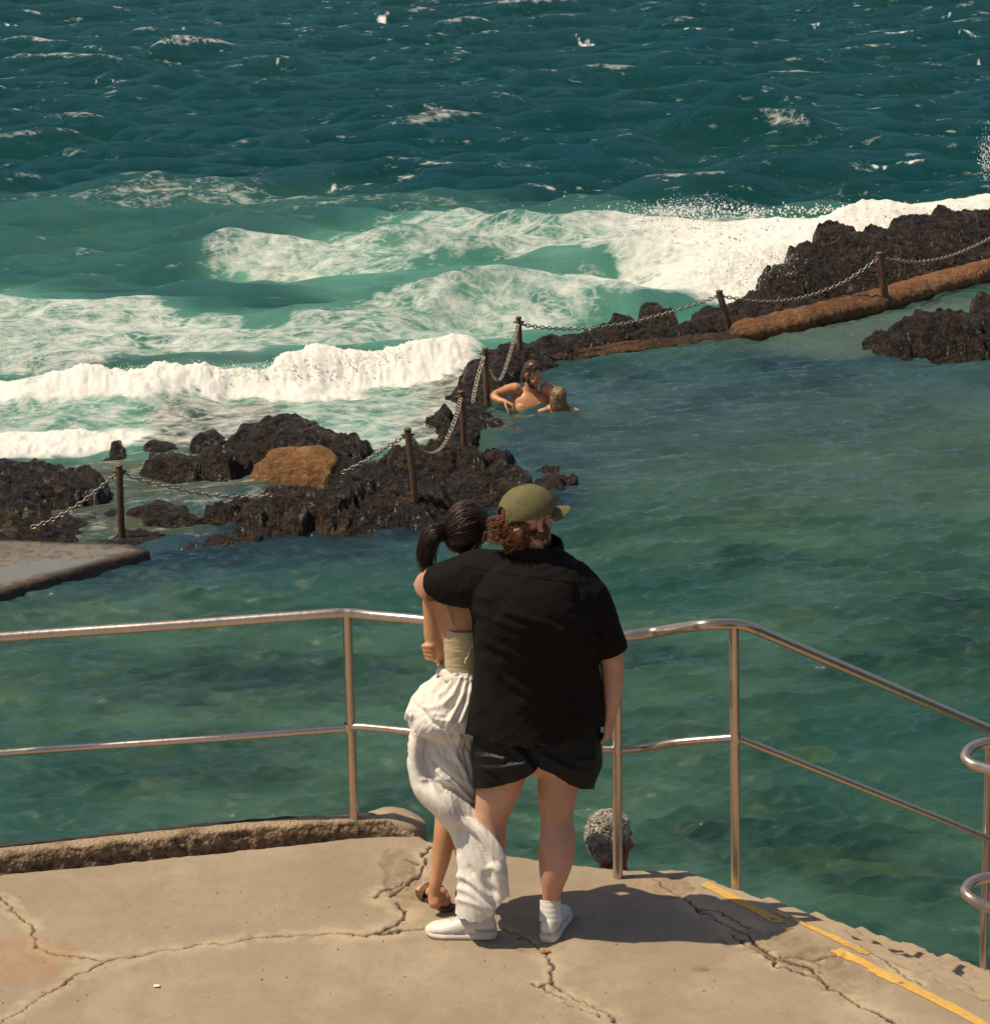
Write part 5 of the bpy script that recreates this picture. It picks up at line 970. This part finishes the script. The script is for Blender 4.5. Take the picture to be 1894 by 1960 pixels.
# skirt
n = NT('white_gauze'); cr = n.noise(22, 5, .65, n.map((1.6, 1.2, .45)), .8); n.bump(n.math('ADD', cr, n.math('MULTIPLY', n.noise(90, 3, .6), .3)), .4, .006); f = n.noise(3, 3)
M_skirt = n.set(Base_Color=n.mix(f, (.70, .64, .55), (.76, .71, .62)), Roughness=.9, Specular_IOR_Level=.15, Subsurface_Weight=.10, Subsurface_Radius=(.03, .025, .02), Subsurface_Scale=1.0)
def skirt_rows(R_, n_, seg=70, pw=2.15): return lathe_rows(resample(R_, n_), seg, pw)
puff = skirt_rows([(1272, 848, 928, YW, .100), (1286, 846, 925, YW-.0, .110), (1300, 830, 930, YW-.01, .135), (1318, 806, 932, YW-.02, .16), (1338, 789, 932, YW-.03, .185), (1358, 779, 930, YW-.04, .195), (1374, 778, 926, YW-.04, .190), (1388, 786, 924, YW-.04, .175), (1398, 805, 922, YW-.04, .150)], 40)
knob = tube([P(800, 1372, YW-.13), P(786, 1368, YW-.12), P(779, 1376, YW-.11)], [.032, .026, .016], 12)
tier = skirt_rows([(1385, 800, 922, YW-.03, .150), (1410, 790, 922, YW-.03, .160), (1440, 788, 924, YW-.03, .165), (1475, 794, 924, YW-.04, .165), (1505, 806, 924, YW-.04, .155), (1530, 825, 922, YW-.05, .135), (1550, 850, 918, YW-.06, .11)], 40)
train = px_tube([(800, 1385, YW-.12, (.06, .030)), (795, 1425, YW-.13, (.07, .030)), (798, 1470, YW-.14, (.075, .036)), (815, 1510, YW-.17, (.08, .050)), (850, 1540, YW-.22, (.085, .062)), (884, 1572, YW-.20, (.085, .072)), (906, 1612, YW-.235, (.085, .082)), (918, 1655, YW-.27, (.085, .090)), (921, 1695, YW-.29, (.085, .094)), (918, 1728, YW-.30, (.088, .096)), (916, 1752, YW-.30, (.09, .100)), (914, 1785, YW-.30, (.09, .098))], 44, n=90)
flut = px_tube([(880, 1560, YW-.26, (.03, .02)), (925, 1600, YW-.305, (.04, .028)), (950, 1645, YW-.325, (.05, .032)), (957, 1690, YW-.335, (.05, .034)), (958, 1722, YW-.335, (.045, .034)), (952, 1750, YW-.325, (.03, .030))], 24, n=50)
V, Fs = fuse([puff, knob, tier, train, flut], .0052, 9)
def cx3(cx, cy): return ((1160+cx/4.735)/1.5206, (1750+cy/4.735)/1.5206)
LS = [([(500, 940), (400, 1110)], .006, -.008), ([(640, 960), (560, 1130), (470, 1240)], .006, .010), ([(760, 1020), (660, 1220), (560, 1300)], .007, .012), ([(700, 980), (610, 1170)], .005, -.008), ([(860, 1050), (760, 1280), (640, 1440)], .007, .013), ([(830, 1020), (730, 1200)], .005, -.009), ([(930, 1060), (870, 1300), (700, 1660)], .008, .014), ([(890, 1110), (800, 1380), (640, 1600)], .006, -.012), ([(990, 1090), (960, 1340), (860, 1660)], .008, .012),
      ([(960, 1150), (900, 1420), (800, 1650)], .006, -.012), ([(310, 1460), (500, 1470), (700, 1360)], .009, .012), ([(230, 1500), (300, 1480), (420, 1640), (600, 1760)], .009, -.022), ([(170, 1350), (220, 1440), (300, 1400)], .008, -.014), ([(480, 1560), (640, 1580)], .007, .008), ([(520, 1630), (660, 1650)], .006, .008), ([(100, 1520), (200, 1560)], .01, .010), ([(330, 1330), (300, 1420), (240, 1500)], .007, -.012)]
LS = [([cx3(*p) for p in pts], w_, h_) for pts, w_, h_ in LS]
LS += [([cx2(*p) for p in pts], w_, h_) for pts, w_, h_ in [([(230, 200), (290, 330), (340, 480), (440, 610)], .007, .014), ([(250, 230), (320, 420), (400, 560)], .006, -.012), ([(330, 250), (420, 320), (600, 330)], .007, -.010), ([(380, 520), (480, 610), (600, 700), (650, 760)], .009, -.018), ([(350, 330), (450, 480), (560, 540)], .006, -.007), ([(440, 330), (500, 430), (560, 520)], .006, .008), ([(560, 340), (540, 460), (600, 600)], .007, .009), ([(620, 350), (600, 470), (640, 640)], .006, -.008), ([(500, 360), (470, 470), (430, 520)], .006, -.007),
      ([(460, 620), (600, 740), (720, 860), (800, 1000), (860, 1180)], .010, .018), ([(470, 700), (560, 760), (640, 920), (740, 1080), (810, 1200)], .012, -.022), ([(300, 640), (420, 640), (490, 630)], .006, .007), ([(300, 700), (430, 800), (560, 960)], .012, .010), ([(560, 960), (570, 1120), (640, 1280)], .010, -.012), ([(760, 1250), (800, 1240), (860, 1300)], .007, .012), ([(740, 1290), (760, 1400), (860, 1440)], .008, -.012), ([(560, 1300), (640, 1350), (760, 1440)], .008, .012), ([(540, 1380), (640, 1420), (780, 1530)], .008, .012), ([(590, 1340), (700, 1440), (800, 1500)], .006, -.010), ([(550, 1460), (680, 1500), (780, 1550)], .007, .010), ([(620, 1250), (700, 1330), (800, 1400)], .008, -.008), ([(545, 1180), (560, 1300), (545, 1480)], .008, .009)]]
def skx(V, u, v):
    s = np.where(v < 1400, u+.55*(v-1290), u-.35*(v-1400)); t = np.where(v < 1400, v-.5*u, v+.3*u)
    lo = sstep(1480, 1560, v); return .0055*(1-lo)*fbm2(s/9, t/80, 2, 9)+.0050*lo*fbm2(s/13, t/70, 3, 9)+(.0022-.0010*lo)*rid2(s/5, t/40, 2, 12)
V, Fs = folds((V, Fs), [(a, b*(1.3 if a[0][1] < 1500 else 1.7), c*(.8 if a[0][1] < 1500 else .72)) for a, b, c in LS], skx); u_, v_ = proj(V[:, 0], V[:, 1], V[:, 2])
V, Fs = snaphem(V, Fs, u_, v_, interp(u_, [(860, 1747), (872, 1752), (895, 1764), (915, 1766), (935, 1757), (950, 1742), (963, 1722), (980, 1715)])+2*np.sin(u_/3.1)); sk_ = mk('skirt', (V, Fs), M_skirt, wo); sm = sk_.modifiers.new('t', 'SOLIDIFY'); sm.thickness = .003; sm.offset = -1
wbp = []
for a in np.linspace(0, 2*math.pi, 72):
    c0 = (P(846, 1276, YW)+P(930, 1308, YW))/2; wbp.append(c0+np.array([.100*math.cos(a), .112*math.sin(a), -.034*math.cos(a)]))
V, Fs = tube(wbp, [(.020, .010)]*72, 12, caps=False, up=(0, 0, 1)); V += normals(V, Fs)*(.003*np.sin(np.arctan2(V[:, 1]-c0[1], V[:, 0]-c0[0])*60)+.002*fbm3(V, 50, 2, 3))[:, None]; mk('waistband', (V, Fs), M_skirt, wo)

# ---------------------------------------------------------------- grey haired man on the steps
om = empty('person', P(1170, 1940, 11.15)); tag(om, 'grey haired tanned man seen from behind, only his head above the deck edge', 'person')
YO = 11.15; ho = P(1172, 1606, YO); fro = frame(ho, (.74, .67, -.05), s=1.06)
sc = 1/440.
ob_ = head_parts(fro)+[tube([ho+np.array([0, -.02, -.06]), ho+np.array([0, -.03, -.20])], [.062, .068], 16), tube([ho+np.array([0, -.03, -.18]), ho+np.array([0, -.02, -.26]), ho+np.array([0, 0, -.5]), ho+np.array([0, 0, -.78]), ho+np.array([0, 0, -.95])], [(.07, .09), (.11, .21), (.12, .19), (.11, .16), (.11, .17)], 24, n=24)]
for s in (-1, 1):
    ob_ += [tube([ho+np.array([s*.20, 0, -.27]), ho+np.array([s*.25, .02, -.55]), ho+np.array([s*.22, .22, -.68])], [.055, .045, .03], 14, n=12), tube([ho+np.array([s*.09, 0, -.9]), ho+np.array([s*.10, .02, -1.25]), ho+np.array([s*.10, 0, -1.62])], [.09, .06, .04], 14, n=14)]+hand(ho+np.array([s*.22, .22, -.68]), (-s*.1, 1, -.3), (0, -.2, -1), .5, thumb=s)
mk('body', fuse(ob_, .006, 3), M_brown, om); eyes(fro, om, M_iris)
hp = [tf(fro, ell((0, -.020, .038), (.083, .098, .096), nu=28, nv=20)), tf(fro, ell((0, -.055, -.02), (.075, .062, .075), nu=24, nv=16))]
V, Fs = fuse(hp, .005, 3); V += normals(V, Fs)*(fbm3(V, 26, 4, 3)*.008)[:, None]; loc = (V-ho) @ np.array(fro(np.eye(3))-fro(np.zeros((1, 3)))).T/1.06**2
fl = [f for f in Fs if not (loc[f[0]][1] > .05 and loc[f[0]][2] < .05 or loc[f[0]][1] > .02 and loc[f[0]][2] < -.0)]
us = np.unique(np.array([i for f in fl for i in f])); rm = np.full(len(V), -1); rm[us] = np.arange(len(us)); hair = mk('hair', (V[us], [tuple(rm[list(f)]) for f in fl]), M_hg, om); paths = []
for i in range(2200):
    a = rs.uniform(0, 2*math.pi); z = rs.uniform(-.85, 1); q = math.sqrt(max(0, 1-z*z)); d0 = np.array([q*math.cos(a), q*math.sin(a), z])
    if d0[1] > .12 and d0[2] < .5: continue
    p0 = np.array([0, -.022, .030])+d0*np.array([.086, .102, .102]); g_ = np.array([0, -.3, -.5])+1.1*np.array([vn2(p0[0]*45, p0[2]*45, 3), 0, vn2(p0[0]*45, p0[2]*45, 4)], float)+rs.randn(3)*.35; g_ -= d0*g_.dot(d0)*.8; L = rs.uniform(.018, .034)
    paths.append([fro([p0+g_*L*t+d0*(.010*math.sin(t*2.6))])[0] for t in np.linspace(0, 1, 5)])
mk('tufts', strands(paths, .0026, .0010, 4), M_hg, hair)

# ---------------------------------------------------------------- bathing man
YB = G(1010, 776, POOL_Z)[1]; bm_ = empty('person', P(1015, 778, YB)); tag(bm_, 'bare chested bearded man bathing in the pool corner, arm on the rocks', 'person')
hb = P(1020, 716, YB); frb = frame(hb, (.62, -.70, -.38), s=1.0); k = POOL_Z
bb = head_parts(frb)+[tube([hb+np.array([-.01, .03, -.03]), hb+np.array([-.03, .05, -.19])], [.058, .066], 16)]
sc_ = hb+np.array([-.035, .05, -.20])
bb += [tube([sc_+np.array([0, 0, .02]), sc_+np.array([0, 0, -.05]), sc_+np.array([0, -.01, -.17]), sc_+np.array([0, 0, -.34]), sc_+np.array([0, 0, -.6])], [(.07, .085), (.105, .195), (.125, .19), (.105, .15), (.11, .16)], 26, n=26),
   px_tube([(988, 744, YB+.04, .062), (974, 746, YB+.03, .056), (960, 751, YB-.01, .047), (947, 755, YB-.05, .042), (946, 761, YB-.11, .039), (957, 767, YB-.17, .032), (966, 769, YB-.20, .028)], 18),
   px_tube([(1043, 742, YB+.05, .062), (1056, 748, YB, .052), (1061, 765, YB-.05, .046), (1056, 785, YB-.12, .040)], 16), ell(sc_+np.array([-.075, -.085, -.12]), (.075, .045, .055)), ell(sc_+np.array([.075, -.085, -.12]), (.075, .045, .055))]
bb += hand(P(965, 768, YB-.20), (.75, -.45, -.25), (-.1, -.3, -1), .5, thumb=1)
mk('body', fuse(bb, .006, 3), M_wet, bm_); eyes(frb, bm_, M_iris)
V, Fs = fuse([tf(frb, ell((0, -.022, .036), (.084, .100, .096), nu=28, nv=20)), tf(frb, ell((0, -.05, -.02), (.080, .066, .085), nu=24, nv=16)), tf(frb, ell((0, -.09, -.09), (.05, .035, .06)))], .006, 3); loc = (V-hb) @ np.array(frb(np.eye(3))-frb(np.zeros((1, 3)))).T; V += normals(V, Fs)*(fbm3(V, 26, 4, 3)*.007)[:, None]
fl = [f for f in Fs if not (loc[f[0]][1] > .035 and loc[f[0]][2] < .055 or loc[f[0]][1] > .015 and loc[f[0]][2] < 0)]
us = np.unique(np.array([i for f in fl for i in f])); rm = np.full(len(V), -1); rm[us] = np.arange(len(us)); mk('hair', (V[us], [tuple(rm[list(f)]) for f in fl]), M_hb, bm_)
V, Fs = fuse([tf(frb, ell((0, .034, -.092), (.058, .050, .040), nu=24, nv=16)), tf(frb, ell((.050, .012, -.05), (.020, .030, .04))), tf(frb, ell((-.050, .012, -.05), (.020, .030, .04))), tf(frb, ell((0, .084, -.054), (.030, .014, .007)))], .005, 2); V += normals(V, Fs)*(fbm3(V, 60, 3, 7)*.003)[:, None]; mk('beard', (V, Fs), M_beard, bm_)
for s in (-1, 1): mk('eyebrow', tf(frb, tube([(s*.014, .090, .014), (s*.030, .088, .019), (s*.046, .074, .013)], [.004, .0045, .003], 6, n=8)), M_beard, bm_)
# ---------------------------------------------------------------- child swimming
YK = G(1068, 784, POOL_Z)[1]; ch = empty('person', P(1068, 784, YK)); tag(ch, 'child with long wet blonde hair seen from behind, arms spread on the pool water', 'person')
hc = P(1067, 760, YK); frk = frame(hc, (-.45, .88, .12), s=.80)
hp_ = head_parts(frk)+[tube([hc+np.array([0, 0, -.05]), hc+np.array([.0, 0, -.15])], [.038, .045], 14), px_tube([(1050, 783, YK, (.05, .04)), (1068, 780, YK, (.07, .05)), (1086, 782, YK, (.05, .04))], 18), tube([hc+np.array([0, 0, -.14]), hc+np.array([0, .02, -.5])], [(.07, .11), (.07, .09)], 18, n=8),
   px_tube([(1052, 783, YK, .036), (1044, 785, YK-.03, .030), (1034, 787, YK-.02, .024), (1028, 788, YK+.05, .020)], 12), px_tube([(1086, 782, YK, .034), (1096, 784, YK-.03, .028), (1106, 787, YK-.05, .022)], 12)]
hp_ += hand(P(1106, 787, YK-.05), (1, -.1, -.08), (0, -.1, -1), .15, s=.7, thumb=1)+hand(P(1028, 788, YK+.05), (-.4, .9, -.1), (0, 0, -1), .2, s=.7, thumb=-1)
mk('body', fuse(hp_, .0055, 3), M_wet, ch); eyes(frk, ch, M_iris)
V, Fs = fuse([tf(frk, ell((0, -.020, .030), (.090, .108, .106), nu=28, nv=20)), tube([hc+np.array([0, -.04, 0]), hc+np.array([.005, -.055, -.07]), hc+np.array([.02, -.055, -.125])], [(.04, .080), (.035, .082), (.02, .06)], 20, n=12), tube([hc+np.array([.06, -.03, -.05]), hc+np.array([.085, -.035, -.11]), hc+np.array([.11, -.04, -.155])], [.03, .024, .010], 10, n=10)], .005, 3); V += normals(V, Fs)*(fbm3(V*np.array([1, 1, .3]), 60, 3, 3)*.006)[:, None]; loc = (V-hc) @ np.array(frk(np.eye(3))-frk(np.zeros((1, 3)))).T
fl = [f for f in Fs if not (loc[f[0]][1]/.64 > .05 and loc[f[0]][2]/.64 < .05)]
us = np.unique(np.array([i for f in fl for i in f])); rm = np.full(len(V), -1); rm[us] = np.arange(len(us)); mk('hair', (V[us], [tuple(rm[list(f)]) for f in fl]), M_hblonde, ch)
mk('swimsuit', px_tube([(1052, 786, YK, (.052, .030)), (1068, 786, YK, (.074, .030)), (1084, 786, YK, (.052, .030))], 18), simple('swim_peach', (.50, .24, .14), .5), ch)
